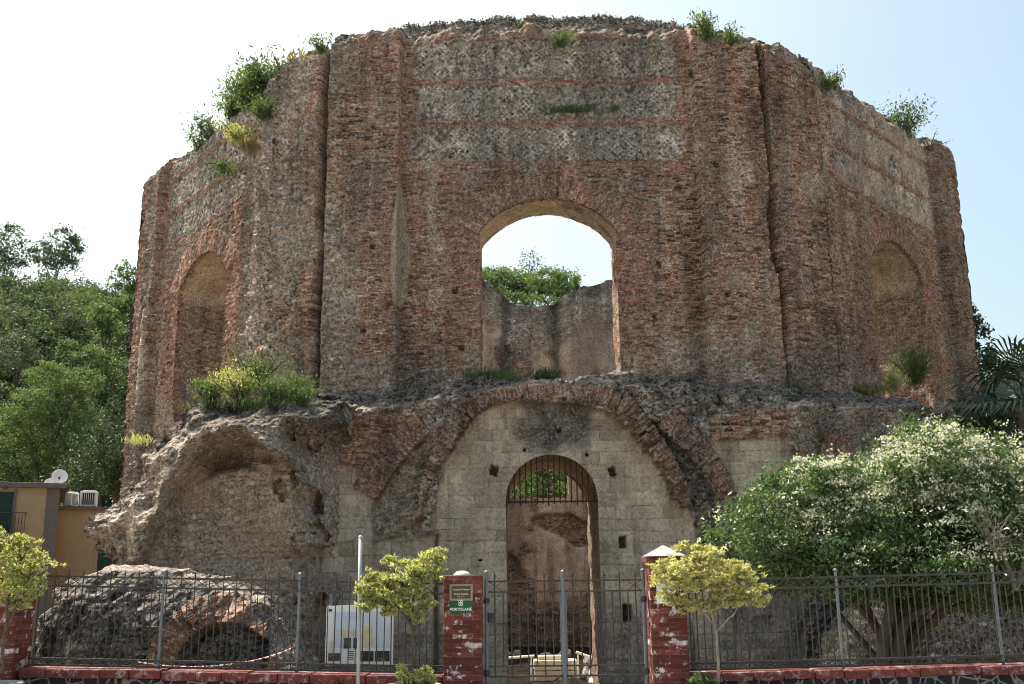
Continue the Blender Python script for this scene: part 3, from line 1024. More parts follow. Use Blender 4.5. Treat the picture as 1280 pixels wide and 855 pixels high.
def face_fields(k, u, z, top):
    """depth behind the pilaster plane, zone weights and part label at (u, z) of an outer face"""
    kk = k
    HL = FACES[k][3]
    sd_ = 200 + 13 * kk
    p0, p1 = PAN.get(kk, (-4.2, 4.2))
    e = 0.02 * fbm(u * 2.5, z * 1.4, seed=sd_, octv=4)
    edge = np.minimum(u - p0, p1 - u) + e
    pan = sstep(-0.03, 0.05, edge)
    n1 = fbm(u * 0.55, z * 0.55, seed=sd_ + 1, octv=4)
    n2 = fbm(u * 2.2, z * 2.2, seed=sd_ + 2, octv=4, gain=0.6)
    n3 = fbm(u * 9, z * 11, seed=sd_ + 3, octv=3, gain=0.6)
    # zones
    wob = 0.05 * n2
    band_m = np.zeros_like(u)
    for a, b in BANDS:
        band_m = np.maximum(band_m, sstep(-0.03, 0.03, np.minimum(z - a, b - z) + wob))
    ret = band_m * sstep(0.05, 0.25, edge - 0.25 - 0.15 * n2)
    r = np.hypot(u, z - W_CZ)
    ang = np.arctan2(u, z - W_CZ)
    lim = math.asin(W_HALF / W_R) + 0.07
    ring = (abs(kk) != 11) & (r >= W_R) & (r < W_R + RING + 0.03 * n2) & (np.abs(ang) < lim)
    rub = sstep(0.30, 0.70, n1 + 0.4 * n2 - (0.26 if kk in (0, 11) else 0.12)) * 0.8 * (1 - ret)
    dirt_shade = np.zeros_like(u)
    if kk == -1:          # the left face has lost most of its brick skin beside the corner
        rub = np.maximum(rub, sstep(2.7, 3.3, u + 0.4 * n1) * sstep(-0.55, 0.15, n1 + 0.7 * n2 + 0.5) * 0.95)
        rub = np.maximum(rub, sstep(-4.7, -4.4, u) * sstep(-3.6, -4.1, u + 0.3 * n2) * 0.9)
    if kk == -11:
        rub = np.maximum(rub, sstep(-0.5, 0.2, n1 + 0.7 * n2 + 0.25 - 0.9 * sstep(0.1, 0.5, u)) * 0.95)
    if kk == 0:
        rub = np.maximum(rub, sstep(-5.1, -5.7, u + 0.5 * n2) * 0.9 * sstep(-0.6, 0.1, n1 + 0.6 * n2 + 0.1))
    frame_w = (abs(kk) != 11) * sstep(0.75, 0.6, np.abs(np.abs(u) - W_HALF - 0.32) + 0.1 * n2) * (z < W_SPR + 0.4) * (z > W_SILL)
    rub = rub * (1 - 0.9 * frame_w) * (1 - ring)
    # rough broken masonry near the top and the foot
    dt = top - z
    rub = np.maximum(rub, sstep(0.75, 0.2, dt + 0.3 * n2) * 0.85)
    rub = np.maximum(rub, sstep(7.9, 7.0, z + 0.8 * n2) * 0.6)
    ret = ret * sstep(0.2, 0.6, dt + 0.2 * n2)
    dirt_shade = 0.65 * sstep(0.45, 0.0, dt + 0.15 * n2) + 0.45 * sstep(0.1, 0.6, fbm(u * 1.3, z * 0.16, seed=sd_ + 9) + 0.12)
    dirt_shade = dirt_shade * (1 - 0.7 * frame_w)
    red = np.clip(0.32 + 0.9 * frame_w + 0.45 * n1 + 0.4 * (band_m < 0.4) * sstep(12.9, 13.1, z) * pan, 0, 1)
    red = np.where(ring, 1.0, red)
    pla = np.zeros_like(u)
    if kk == 0:           # the scar of grey mortar beside the left pilaster
        scar = poly_sd(u, z, [face_hit(a, b, 0, -0.3) for a, b in
                              [(500, 222), (505, 240), (508, 290), (514, 305), (512, 345), (508, 372), (501, 388), (493, 385), (489, 340), (493, 280), (498, 240)]])
        pla = sstep(-0.02, 0.05, scar + 0.03 * n2)
        dirt_shade = np.maximum(dirt_shade, 0.5 * pla)
    if kk == 1:           # pale plaster clings to the bands of the right face
        pla = 0.6 * ret * sstep(-0.45, 0.1, n1 + 0.6 * n2)
    if kk == -1:          # lime run down the far pilaster
        run = sstep(0.16, 0.05, np.abs(u + 4.15 + 0.18 * n2)) * sstep(5.8, 6.6, z + 0.5 * n2) * sstep(11.2, 10.2, z + 0.6 * n1)
        pla = np.maximum(pla, 0.9 * run)
    d = 0.34 * pan
    d += np.where(ret > 0.5, 0.03, 0.0)
    bfac = (1 - ret) * (1 - rub)
    d += brick_relief(u, z, sd_ + 20) * bfac * np.where(ring, 0.0, 1.0)
    d += 0.022 * n1 + 0.012 * n2 + 0.018 * n3
    rough = rub * (1 - pla)
    d += rough * (0.05 + 0.06 * n2 + 0.035 * n3 + stone_relief(u, z, sd_ + 60))
    if kk in (-1, -11):
        d += 0.08 * rub * (0.3 + n2 * 0.9)
    d += ret * 0.012 * n3
    # proud voussoirs
    va = ang * (W_R + 0.35)
    d += np.where(ring, -0.05 + 0.02 * (_h(np.floor(va * 0.62 / BR_H), np.zeros_like(u), np.zeros_like(u), sd_ + 41) - .5), 0)
    d -= pla * 0.10
    # eroded rounded top
    d += 0.42 * sstep(0.6, -0.05, dt + 0.25 * n2) ** 1.6 + 0.08 * sstep(0.9, 0.2, dt + 0.5 * n2)
    # corner joints between the pilasters
    g_in = {0: (0.12, 0.045), -11: (0.0, 0.10), 11: (0.03, 0.0)}.get(kk, (0.0, 0.0))
    gl = sstep(g_in[0] + 0.05, g_in[0] - 0.03, u + HL + 0.04 * n2) * (g_in[0] > 0)
    gr = sstep(g_in[1] + 0.05, g_in[1] - 0.03, HL - u + 0.04 * n2) * (g_in[1] > 0)
    if kk == 0:
        gr = np.maximum(gr, sstep(0.05, -0.03, HL - u - 0.23 * sstep(9.4, 10.2, z) * sstep(12.2, 11.6, z) + 0.05 * n3))
    d += 0.75 * np.maximum(gl, gr)
    dirt_shade = np.maximum(dirt_shade, 0.8 * np.maximum(gl, gr))  # joints are painted dark as well as sunk
    if kk == 0 or kk == 11:        # the long open crack at the right corner
        cr = smooth_line([face_hit(a, b, kk) for a, b in [(948, 56), (953, 110), (961, 180), (965, 240), (973, 300), (979, 345), (986, 420)]], 4)
        cd, cs, _, cl = band(u, z, cr)
        wdt = np.interp(cs / cl, [0, .3, .5, .55, .62, .8, .92, 1], [.05, .06, .05, .12, .13, .10, .04, .03])
        crk = sstep(1.2, 0.7, (cd + 0.04 * n3) / wdt)
        d += 0.7 * crk
        dirt_shade = np.maximum(dirt_shade, 0.9 * crk)  # the crack gets a darker colour along its whole width
    # putlog holes
    for (a, b) in () if kk not in (0, 1, -1) else ((2.9, 8.6), (-2.6, 9.4), (-2.45, 7.75), (3.1, 10.1), (4.9, 9.1), (-4.9, 10.6), (4.8, 12.9), (-4.95, 14.2), (-5.1, 8.2)):
        hole = (np.abs(u - a) < 0.065) & (np.abs(z - b) < 0.07)
        d = np.where(hole, d + 0.25, d)
    lab = np.where(ring, 2, np.where(edge > 0, 0, np.where(u < 0, 1, 5))) if kk not in (11, -11) else np.ones(u.shape, int)
    za = rgba(ret, rub, np.zeros_like(u))
    zb = rgba(pla, dirt_shade, red)
    muv_w = vec3(u, z)
    muv_r = vec3(r * 0.5, va * 0.62)
    return d, za, zb, lab, muv_w, muv_r


def outline(half, sill, spr, r, cz, step, bottom=True):
    pts = []
    n = int((spr - sill) / step)
    for i in range(n):
        pts.append((-half, sill + (spr - sill) * i / n))
    a0 = math.asin(min(1, half / r))
    m = int(2 * a0 * r / step)
    for i in range(m + 1):
        a = -a0 + 2 * a0 * i / m
        pts.append((r * math.sin(a), cz + r * math.cos(a)))
    for i in range(1, n + 1):
        pts.append((half, spr - (spr - sill) * i / n))
    if bottom:
        m = int(2 * half / step)
        for i in range(1, m + 1):
            pts.append((half - 2 * half * i / m, sill))
    return np.array(pts)


def reveal(name, k, pts, d0, d1, step, soffit_from, seed, brick_lip=0.3, plaster_jamb=0.0, dx=0.0):
    """jambs, soffit and sill: a strip from the outer skin to the inner wall"""
    O, n, t, hl = FACES[k]
    m = max(3, int(np.max(d1 - d0) / step))
    s = np.linspace(0, 1, m + 1)
    U = np.repeat(pts[:, 0][:, None], m + 1, 1)
    Z = np.repeat(pts[:, 1][:, None], m + 1, 1)
    D = d0[:, None] + (d1 - d0)[:, None] * s[None]
    arc = np.concatenate([[0], np.cumsum(np.hypot(*np.diff(pts, axis=0).T))])
    A = np.repeat(arc[:, None], m + 1, 1)
    nz = 0.045 * fbm(A * 1.2, D * 1.2, seed=seed) + 0.025 * fbm(A * 6, D * 6, seed=seed + 1)
    nz = nz * sstep(0, 0.2, s[None] * (d1 - d0)[:, None]) + 0.03 * sstep(0, 0.2, s[None] * (d1 - d0)[:, None])
    # push outwards from the opening, along the outline's own normal
    tg = np.gradient(pts, axis=0); tg /= np.linalg.norm(tg, axis=1, keepdims=True) + 1e-9
    nx, nzv = -tg[:, 1], tg[:, 0]
    U2 = U + nz * nx[:, None]; Z2 = Z + nz * nzv[:, None]
    xy = O - n * D[..., None] + t * (U2 + dx)[..., None]
    W3 = np.concatenate([xy, Z2[..., None]], -1)
    sof = sstep(soffit_from - 0.15, soffit_from + 0.25, Z + 0.3 * nz * 10)
    ins = D - d0[:, None]
    pla = np.maximum(sof, plaster_jamb) * sstep(brick_lip * 0.5, brick_lip, ins + 2.0 * nz)
    low = sstep(W_SILL + 0.1, W_SILL, Z)
    za = rgba(np.zeros_like(U), 0.5 * sstep(0.0, 0.06, nz) * (1 - sof), np.zeros_like(U))
    zb = rgba(pla, 0.30 * sof * sstep(-0.01, 0.04, nz) + 0.5 * low, np.full_like(U, 0.35))
    idx = np.arange(U.size).reshape(U.shape)
    Q = np.stack([idx[:-1, :-1], idx[1:, :-1], idx[1:, 1:], idx[:-1, 1:]], -1).reshape(-1, 4)
    return mesh_np(name, W3.reshape(-1, 3) - RO, Q, M['masonry'], ruin,
                   {'muv': vec3(D, A).reshape(-1, 3), 'za': za.reshape(-1, 4), 'zb': zb.reshape(-1, 4)})


FAR_SILL = 5.75
for k in (0, 1, -1, 11, -11, 2, -2, 3, -3, 4):
    fine = abs(k) in (0, 1, 11)
    HLk = FACES[k][3]
    h = 0.034 if fine else 0.14
    z0 = {0: 4.6, 1: 4.0, 11: 4.3}.get(k, COURT_Z - 0.1)
    us = np.linspace(-HLk - 0.03, HLk + 0.03, int(2 * HLk / h) + 2)
    nz_ = int((17.2 - z0) / h)
    tz = top_z(k, us)
    sill = FAR_SILL if k == 4 else W_SILL
    prm = (W_HALF, sill, W_APEX, W_R, W_CZ)
    U = np.repeat(us[:, None], nz_ + 1, 1)
    Z = z0 + (tz[:, None] - z0) * np.linspace(0, 1, nz_ + 1)[None]
    keep = np.ones((U.shape[0] - 1, nz_), bool)
    if abs(k) != 11:
        U, Z, keep = cut_hole(U, Z, prm, h)
    T = np.repeat(tz[:, None], nz_ + 1, 1)
    d, za, zb, lab, mw, mr = face_fields(k, U, Z, T)
    W3 = to_world(k, U, Z, d)
    ql = lab[:-1, :-1]
    split_grid(None, W3, keep, ql, {'muv': {0: mw, 1: mw, 2: mr, 5: mw}, 'za': za, 'zb': zb}, None, ruin,
               {0: 'wall', 1: 'pilaster', 2: 'window_arch', 5: 'pilaster'})
    if abs(k) == 11:
        continue
    pts = outline(W_HALF, sill, W_SPR, W_R, W_CZ, 0.05 if fine else 0.15)
    d0 = face_fields(k, pts[:, 0], pts[:, 1], np.full(len(pts), 17.0))[0]
    d1 = inner_depth(k, pts[:, 0]) + 0.02
    reveal('window_reveal', k, pts, d0, d1, 0.05 if fine else 0.2, W_SPR - 0.25, 300 + k)

# --- inner round wall
D_HALF, D_SPR, D_X = 1.115, 3.40, -0.13
D_APEX, D_R, D_CZ = 4.515, 1.115, 3.40
DOOR = (D_HALF, COURT_Z - 0.2, D_APEX, D_R, D_CZ)
th = np.linspace(-math.pi, math.pi, 901)
far_top = np.array([at(a, b, 54.0)[[0, 2]] for a, b in [(596, 350), (604, 352), (622, 362), (636, 378), (650, 383), (692, 381), (702, 373), (730, 359), (772, 351), (790, 350)]])


def inner_top(t):
    ph = np.abs(t)
    base = np.interp(ph, [0, 0.4, 1.2, 2.4, 2.9, math.pi], [17.4, 17.2, 16.6, 16.6, 16.8, 16.8])
    xx = OC[0] + RIN * np.sin(t)
    fz = np.interp(xx, far_top[:, 0], far_top[:, 1])
    w = sstep(2.6, 2.85, ph)
    return base * (1 - w) + fz * w + 0.12 * fbm(t * 14, t * 0, seed=41, octv=4)


ZN = 190
zt = inner_top(th)
Th = np.repeat(th[:, None], ZN + 1, 1)
Zi = (COURT_Z - 0.1) + (zt[:, None] - COURT_Z + 0.1) * np.linspace(0, 1, ZN + 1)[None]
keep = np.ones((len(th) - 1, ZN), bool)
for k in (0, 1, -1, 2, -2, 3, -3, 4):
    O, n, t, hl = FACES[k]
    p0 = O - n * float(inner_depth(k, np.array(0.0))) - OC
    a0 = math.atan2(p0[0], -p0[1])
    dth = (Th - a0 + math.pi) % (2 * math.pi) - math.pi
    near = np.abs(dth) < 0.30
    for prm, dx in ([((W_HALF, FAR_SILL if k == 4 else W_SILL, W_APEX, W_R, W_CZ), 0)] + ([(DOOR, D_X)] if k == 0 else [])):
        cx_, cy_ = RIN * np.sin(Th), -RIN * np.cos(Th)
        Uu = np.where(near, (cx_ + OC[0] - O[0]) * t[0] + (cy_ + OC[1] - O[1]) * t[1] - dx, 99.0)
        U2, Z2, kp = cut_hole(Uu, Zi, prm, 0.1)
        keep &= kp
        ch = near & (U2 != Uu)
        uu = np.where(ch, U2 + dx, 0.0)
        pp = O + t * uu[..., None] - n * inner_depth(k, uu)[..., None] - OC
        Th = np.where(ch, np.arctan2(pp[..., 0], -pp[..., 1]), Th)
        Zi = np.where(near, Z2, Zi)
S = Th * RIN
n1 = fbm(S * 0.4, Zi * 0.4, seed=61); n2 = fbm(S * 1.6, Zi * 1.6, seed=62); n3 = fbm(S * 6, Zi * 6, seed=63)
xx = OC[0] + RIN * np.sin(Th)
farw = sstep(2.3, 2.5, np.abs(Th))
dtop = np.repeat(zt[:, None], ZN + 1, 1) - Zi
rub = np.maximum(sstep(3.3, 1.6, dtop + 1.2 * n2 + 0.6 * n1), sstep(0.55, 0.9, n1 + 0.5 * n2) * 0.5)
rub = np.maximum(rub, sstep(0.6, -0.1, Zi + 0.5 * n2))
niche = [at(a, b, 54.0)[[0, 2]] for a, b in [(659, 652), (672, 643), (690, 640), (712, 642), (730, 650), (745, 655), (752, 650), (752, 690), (735, 682), (718, 684), (706, 676), (690, 665), (670, 658)]]
nsd = np.where(farw > 0.5, poly_sd(xx, Zi, niche), -9)
nm = sstep(-0.04, 0.10, nsd + 0.1 * n2)
lowp = np.where(farw > 0.5, poly_sd(xx, Zi, [at(a, b, 54.0)[[0, 2]] for a, b in [(628, 690), (640, 690), (652, 705), (652, 722), (640, 730), (628, 735)]]), -9)
nm = np.maximum(nm, sstep(-0.1, 0.12, lowp + 0.15 * n2))
pla = (1 - rub) * (1 - nm) * sstep(-0.62, -0.3, n1 + 0.4 * n2)
dis = 0.06 * n1 + 0.04 * n2 + 0.02 * n3 + rub * (0.08 * n2 + 0.07 * n3) + nm * (0.22 + 0.05 * n3)
dis += brick_relief(S, Zi, 77) * (1 - pla) * (1 - rub)
crk = np.minimum(np.abs(xx - at(632, 430, 54)[0] - 0.2 * n2), np.abs(xx - at(694, 430, 54)[0] - 0.12 * n2))
crm = sstep(0.35, 0.05, crk) * farw * (Zi > 9)
dis += 0.3 * crm
dirt_shade = 0.55 * sstep(0.15, 0.7, fbm(S * 0.9, Zi * 0.14, seed=65) + 0.1) + 0.7 * crm + 0.5 * sstep(1.0, 0.0, dtop) + 0.55 * sstep(1.2, -0.4, Zi + 0.5 * n2)  # darker in streaks, in the cracks, at the top and foot
Rr = RIN + dis
W3 = np.stack([OC[0] + Rr * np.sin(Th), OC[1] - Rr * np.cos(Th), Zi], -1)
split_grid(None, W3, keep, np.zeros(keep.shape, int), {'muv': vec3(S, Zi), 'za': rgba(0 * S, rub, 0 * S), 'zb': rgba(pla, dirt_shade, 0.3 + 0.3 * n1)}, None, ruin,
           {0: 'inner_wall'})

# --- the broken top of the wall
tt = np.linspace(-math.pi, math.pi, 1441)
zo = np.zeros_like(tt); rho = np.zeros_like(tt)
for i, a in enumerate(tt):
    dv = np.array([math.sin(a), -math.cos(a)])
    for k, (O, n, t, hl) in FACES.items():
        dn = dv @ n
        if dn <= 1e-6:
            continue
        r_ = (O - OC) @ n / dn
        u_ = (OC + dv * r_ - O) @ t
        if abs(u_) <= hl + 1e-6:
            rho[i] = r_ - 0.88 / dn
            zo[i] = top_z(k, np.array([u_]))[0]
            break
NS = 22
s = np.linspace(0, 1, NS + 1)[None]
RR = rho[:, None] + (RIN + 0.02 - rho[:, None]) * s
zin = inner_top(tt)
ZZ = zo[:, None] - 0.06 + (zin[:, None] - zo[:, None] + 0.06) * sstep(0, 1, s)
TT = np.repeat(tt[:, None], NS + 1, 1)
front = sstep(0.42, 0.3, np.abs(TT))
fr = np.abs(TT) < 2.1
bulge = np.sin(np.pi * s) ** 0.8 * 0.22 + front * 0.42 * sstep(0.0, 0.3, s) * sstep(1.0, 0.7, s)
ZZ = ZZ + bulge * fr + (0.07 * fbm(TT * 30, RR * 2.3, seed=71) + 0.05 * fbm(TT * 110, RR * 8, seed=72)) * np.sin(np.pi * s) ** 0.4
W3_top = W3 = np.stack([OC[0] + RR * np.sin(TT), OC[1] - RR * np.cos(TT), ZZ], -1)
one = np.ones_like(ZZ)
split_grid(None, W3, np.ones((len(tt) - 1, NS), bool), np.zeros((len(tt) - 1, NS), int),
           {'muv': vec3(TT * 14, RR), 'za': rgba(0 * one, one, 0 * one), 'zb': rgba(0 * one, 0.25 + 0.45 * sstep(0.03, 0.3, s) * one, 0 * one)}, None, ruin, {0: 'wall_top'})

# ------------------------------------------------------------------ lower front: blocked arch, brick arches, ledge
YF = 24.0
P24 = lambda pts: pl(pts, YF)
hx = 0.034
xs = np.arange(-4.95, 11.3, hx)
crest_px = [(395, 488), (450, 485), (500, 480), (560, 473), (600, 468), (640, 465), (700, 468), (780, 461), (850, 467), (900, 469), (1000, 479), (1060, 487), (1100, 489), (1180, 496), (1235, 503)]


def y_oct(x):
    ax = np.abs(np.asarray(x, float) - OC[0])
    return np.interp(ax, [0, HALF, 8.03, APO], [26.3, 26.3, 26.98, OC[1] - BK])


cz_pts = np.array([at(a, b, float(y_oct(at(a, b, 26.3)[0])))[[0, 2]] for a, b in crest_px])
zt = np.interp(xs, cz_pts[:, 0], cz_pts[:, 1]) + 0.10 * fbm(xs * 1.3, xs * 0, seed=81) + 0.05 * fbm(xs * 6, xs * 0, seed=82)
lean_pts = P24([(395, 503), (430, 515), (500, 508), (560, 496), (640, 484), (700, 480), (760, 478), (830, 492), (900, 500), (960, 508), (1060, 512), (1130, 515), (1235, 520)])
zl = np.interp(xs, lean_pts[:, 0], lean_pts[:, 1])
zb0 = COURT_Z - 0.1
nz_ = int((7.0 - zb0) / hx)
X = np.repeat(xs[:, None], nz_ + 1, 1)
Z = zb0 + (zt[:, None] - zb0) * np.linspace(0, 1, nz_ + 1)[None]
DX = OC[0] + D_X
Ud, Z, keep = cut_hole(X - DX, Z, DOOR, hx)
X = Ud + DX


def facade_fields(X, Z, ZT, ZL):
    n1 = fbm(X * 0.6, Z * 0.6, seed=91); n2 = fbm(X * 2.2, Z * 2.2, seed=92, gain=0.6); n3 = fbm(X * 9, Z * 9, seed=93, octv=3, gain=0.6)
    infill = poly_sd(X, Z, P24([(541, 900), (541, 690), (545, 620), (556, 575), (575, 535), (600, 512), (640, 500), (720, 505), (765, 515), (800, 545), (830, 590), (862, 628), (872, 660), (875, 900)]))
    lines = {
        'crown': smooth_line(P24([(556, 560), (578, 522), (610, 496), (650, 488), (700, 489), (745, 492), (775, 503)])),
        'left': smooth_line(P24([(524, 650), (530, 612), (541, 582), (556, 556)])),
        'right': smooth_line(P24([(775, 500), (800, 530), (828, 568), (848, 606), (858, 634)])),
        'lout': smooth_line(P24([(455, 618), (478, 578), (505, 548), (530, 528)])),
        'rout': smooth_line(P24([(832, 520), (860, 548), (890, 582), (908, 614), (914, 646)])),
    }
    wid = {'crown': [.18, .21, .22, .20, .19, .21, .24], 'left': [.06, .12, .17, .24], 'right': [.28, .26, .24, .22, .15],
           'lout': [.33, .36, .36, .31], 'rout': [.31, .31, .27, .24, .20]}
    ringm = np.zeros_like(X); muv_r = vec3(X, Z); lab = np.zeros(X.shape, int)
    best = np.full(X.shape, 9.0); prot = np.zeros_like(X)
    for i, (nm, ln) in enumerate(lines.items()):
        dd, ss, side, L = band(X, Z, ln)
        w = np.interp(ss / L, np.linspace(0, 1, len(wid[nm])), wid[nm])
        br = _h(np.floor(ss / BR_H), np.full(X.shape, i), np.zeros_like(X), 17)
        wv = w + (br - 0.5) * np.where(side > 0, 0.05, 0.24 if nm == 'right' else 0.07)
        m = dd < wv
        m &= (ss > 0.01) & (ss < L - 0.01)
        rel = dd / wv
        upd = m & (rel < best)
        best = np.where(upd, rel, best)
        muv_r = np.where(upd[..., None], vec3(side, ss), muv_r)
        lab = np.where(upd, {'lout': 2, 'rout': 5}.get(nm, 1), lab)
        prot = np.where(upd, -0.045 + (br - 0.5) * (0.16 if nm == 'right' else 0.05), prot)
    ringm = (lab > 0)
    gapl = poly_sd(X, Z, P24([(462, 640), (480, 590), (520, 550), (556, 530), (545, 575), (528, 620), (524, 680), (466, 680)]))
    gapr = poly_sd(X, Z, P24([(800, 520), (835, 530), (870, 575), (898, 625), (905, 690), (876, 690), (868, 640), (850, 590)]))
    ashl = poly_sd(X, Z, P24([(396, 590), (440, 582), (444, 600), (466, 622), (470, 900), (380, 900)]))
    ashr = poly_sd(X, Z, P24([(886, 552), (985, 545), (990, 570), (1005, 650), (1010, 900), (925, 900), (918, 640), (905, 590)]))
    lowgap = poly_sd(X, Z, P24([(466, 672), (545, 668), (545, 900), (466, 900)]))
    lowgap2 = poly_sd(X, Z, P24([(872, 690), (925, 690), (925, 900), (872, 900)]))
    fi = sstep(-0.03, 0.05, infill) * (~ringm)
    ash = np.maximum.reduce([fi, sstep(-0.04, 0.05, ashl + 0.06 * n2), sstep(-0.04, 0.05, ashr + 0.06 * n2), sstep(-.05, .05, lowgap + .05 * n2), sstep(-.05, .05, lowgap2 + .05 * n2)]) * (~ringm)
    top_m = sstep(-0.1, 0.25, Z - ZL + 0.25 * n2)
    gl = np.maximum(sstep(-0.03, 0.05, gapl + 0.04 * n2), sstep(-0.03, 0.05, gapr + 0.04 * n2)) * (~ringm) * (1 - ash)
    # brick strips left and right, rubble elsewhere
    bl = poly_sd(X, Z, P24([(398, 545), (415, 520), (520, 505), (540, 530), (500, 545), (455, 605), (442, 585), (398, 592)]))
    brr = poly_sd(X, Z, P24([(890, 552), (885, 525), (920, 515), (985, 512), (990, 545)]))
    fan_c = at(1010, 640, YF)[[0, 2]]
    rr = np.hypot(X - fan_c[0], Z - fan_c[1]); fa = np.arctan2(Z - fan_c[1], X - fan_c[0])
    fan = (np.abs(rr - 1.75) < 0.36 + 0.05 * n2) & (fa > 0.35) & (fa < 1.25)
    brick = np.maximum.reduce([sstep(-0.08, 0.08, bl + 0.1 * n2), sstep(-0.08, 0.08, brr + 0.1 * n2), fan * 1.0, ringm * 1.0])
    rub = (1 - ash) * (1 - brick)
    rub = np.maximum(rub, top_m * (1 - ringm * 0.7))
    ash = ash * (1 - top_m)
    muv_w = np.where(fan[..., None], vec3(rr, fa * 1.75), vec3(X, Z))
    dirt_shade = 1.0 * top_m * (1 - 0.5 * ringm)
    stain = poly_sd(X, Z, P24([(655, 500), (725, 500), (740, 530), (730, 550), (700, 558), (665, 556), (645, 535)]))
    dirt_shade = np.maximum(dirt_shade, 0.85 * sstep(-0.25, 0.15, stain + 0.15 * n2))
    dirt_shade = np.maximum(dirt_shade, 0.5 * sstep(10.5, 8, X) * sstep(6.6, 7.2, X + 0.3 * n2) * (1 - fan))
    dirt_shade = np.maximum(dirt_shade, 0.40 * gl * (X > 2))
    dirt_shade = np.maximum(dirt_shade, 0.55 * sstep(1.4, 0.2, Z + 0.4 * n2))
    dirt_shade = np.maximum(dirt_shade, 0.85 * sstep(4.2, 5.4, X + 0.3 * n2) * sstep(2.2, 1.2, Z + 0.4 * n2))  # lower right corner: shade painted in as a darker tone
    dirt_shade += 0.25 * sstep(0.1, 0.6, fbm(X * 1.2, Z * 0.2, seed=95))
    d = 0.34 * fi + 0.26 * gl + 0.04 * sstep(-0.05, 0.05, ashl) + 0.10 * sstep(-.05, .05, ashr) + 0.24 * sstep(-.05, .05, lowgap) + 0.2 * sstep(-.05, .05, lowgap2)
    d = d * (1 - top_m) + np.where(ringm, prot, 0)
    d += 0.05 * n1 * (1 - fi * 0.6) + 0.02 * n2 + 0.008 * n3 + rub * (0.06 * n2 + 0.06 * n3) + top_m * (0.12 * n2 + 0.05 * n3) + rub * 1.3 * stone_relief(X, Z, 97) + gl * 0.06 * n3
    d += brick_relief(X, Z, 55) * brick * (~ringm) * 1.3
    # wide joints of the lower blocks
    bfz, bfx, brow, bcol = block_coords(X, Z)
    bj = np.minimum(np.minimum(bfz, 1 - bfz) * AS_H, np.minimum(bfx, 1 - bfx) * AS_W)
    bw = _h(bcol, brow, brow * 0, 71)
    d += ash * (0.016 * sstep(0.035, 0.0, bj) * sstep(-0.1, 0.4, n1 + 0.5 * n2) + (bw - 0.5) * 0.014 + np.where(bw > 0.93, 0.03, 0))
    ar = Z / AS_H; jr = 0
    holes = [((617, 586), (9, 12), -0.25), ((767, 587), (8, 12), 0.3), ((780, 677), (8, 14), 0.0), ((787, 767), (10, 20), 0.0), ((600, 700), (3, 3), 0),
             ((655, 560), (3, 3), 0), ((735, 566), (4, 3), 0), ((700, 535), (5, 5), 0)]
    for (c, sz, rot) in holes:
        q = at(c[0], c[1], YF)[[0, 2]]
        ca, sa = math.cos(rot), math.sin(rot)
        ax = (X - q[0]) * ca + (Z - q[1]) * sa; az = -(X - q[0]) * sa + (Z - q[1]) * ca
        hm = (np.abs(ax) < sz[0] / 2 * 0.0196) & (np.abs(az) < sz[1] / 2 * 0.0196)
        d = np.where(hm, d + 0.35, d)
        dirt_shade = np.where(hm, 0.9, dirt_shade)  # inside of each hole also coloured dark
    lf = np.clip((Z - ZL) / np.maximum(ZT - ZL, 0.05), 0, 1)
    lean = lf ** 1.15 * (y_oct(X) + 0.55 - YF) + 0.25 * np.sin(np.pi * lf) * n2 + 0.30 * sstep(0.0, 0.2, lf) * sstep(0.9, 0.5, lf) * n1
    right = 0.35 * sstep(7.2, 12, X) * (X - 7.2) + 0.3 * sstep(7.0, 7.5, X + 0.1 * n2)
    d = d + np.maximum(lean, right * (1 - lf))
    dirt_shade = np.where(ringm, np.maximum(dirt_shade, 0.28 + 0.25 * n2), dirt_shade)
    plz = 0.0 * X + 0.75 * sstep(-0.02, 0.1, poly_sd(X, Z, P24([(470, 668), (530, 664), (538, 676), (500, 682), (470, 682)])) + 0.05 * n2)
    zb2 = rgba(0 * X, dirt_shade * (1 - 0.6 * plz), 0.25 + 0.4 * n1 + 0.6 * ((gl > 0.5) & (X < 2)))
    lab2 = np.where(ringm, lab, np.where(top_m > 0.5, 4, np.where(infill > 0, 3, 0)))
    return d, rgba(0 * X, rub, ash), zb2, lab2, muv_w, muv_r


ZT = np.repeat(zt[:, None], nz_ + 1, 1); ZL = np.repeat(zl[:, None], nz_ + 1, 1)
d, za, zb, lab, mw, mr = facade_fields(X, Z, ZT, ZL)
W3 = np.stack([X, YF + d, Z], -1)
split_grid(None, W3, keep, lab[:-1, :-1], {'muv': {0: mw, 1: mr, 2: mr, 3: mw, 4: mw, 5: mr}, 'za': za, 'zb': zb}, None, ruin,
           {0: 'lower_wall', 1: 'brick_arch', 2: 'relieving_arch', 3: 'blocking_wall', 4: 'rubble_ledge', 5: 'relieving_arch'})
# ends of the lower wall run back to the octagon
for col, sg in ((0, -1), (-1, 1)):
    e = W3[col]
    yb = y_oct(e[:, 0]) + 0.6
    ss = np.linspace(0, 1, 40)[None]
    Yg = e[:, 1][:, None] + (np.maximum(yb, e[:, 1] + 0.05) - e[:, 1])[:, None] * ss
    Zg = np.repeat(e[:, 2][:, None], 40, 1)
    Xg = e[:, 0][:, None] - sg * 0.12 * fbm(Yg * 1.5, Zg * 1.5, seed=96) * sstep(0, 0.1, ss)
    o1 = np.ones_like(Xg)
    split_grid(None, np.stack([Xg, Yg, Zg], -1), np.ones((len(e) - 1, 39), bool), np.zeros((len(e) - 1, 39), int),
               {'muv': vec3(Yg, Zg), 'za': rgba(0 * o1, o1, 0 * o1), 'zb': rgba(0 * o1, 0.2 * o1, 0.4 * o1)}, None, ruin, {0: 'side_wall'})
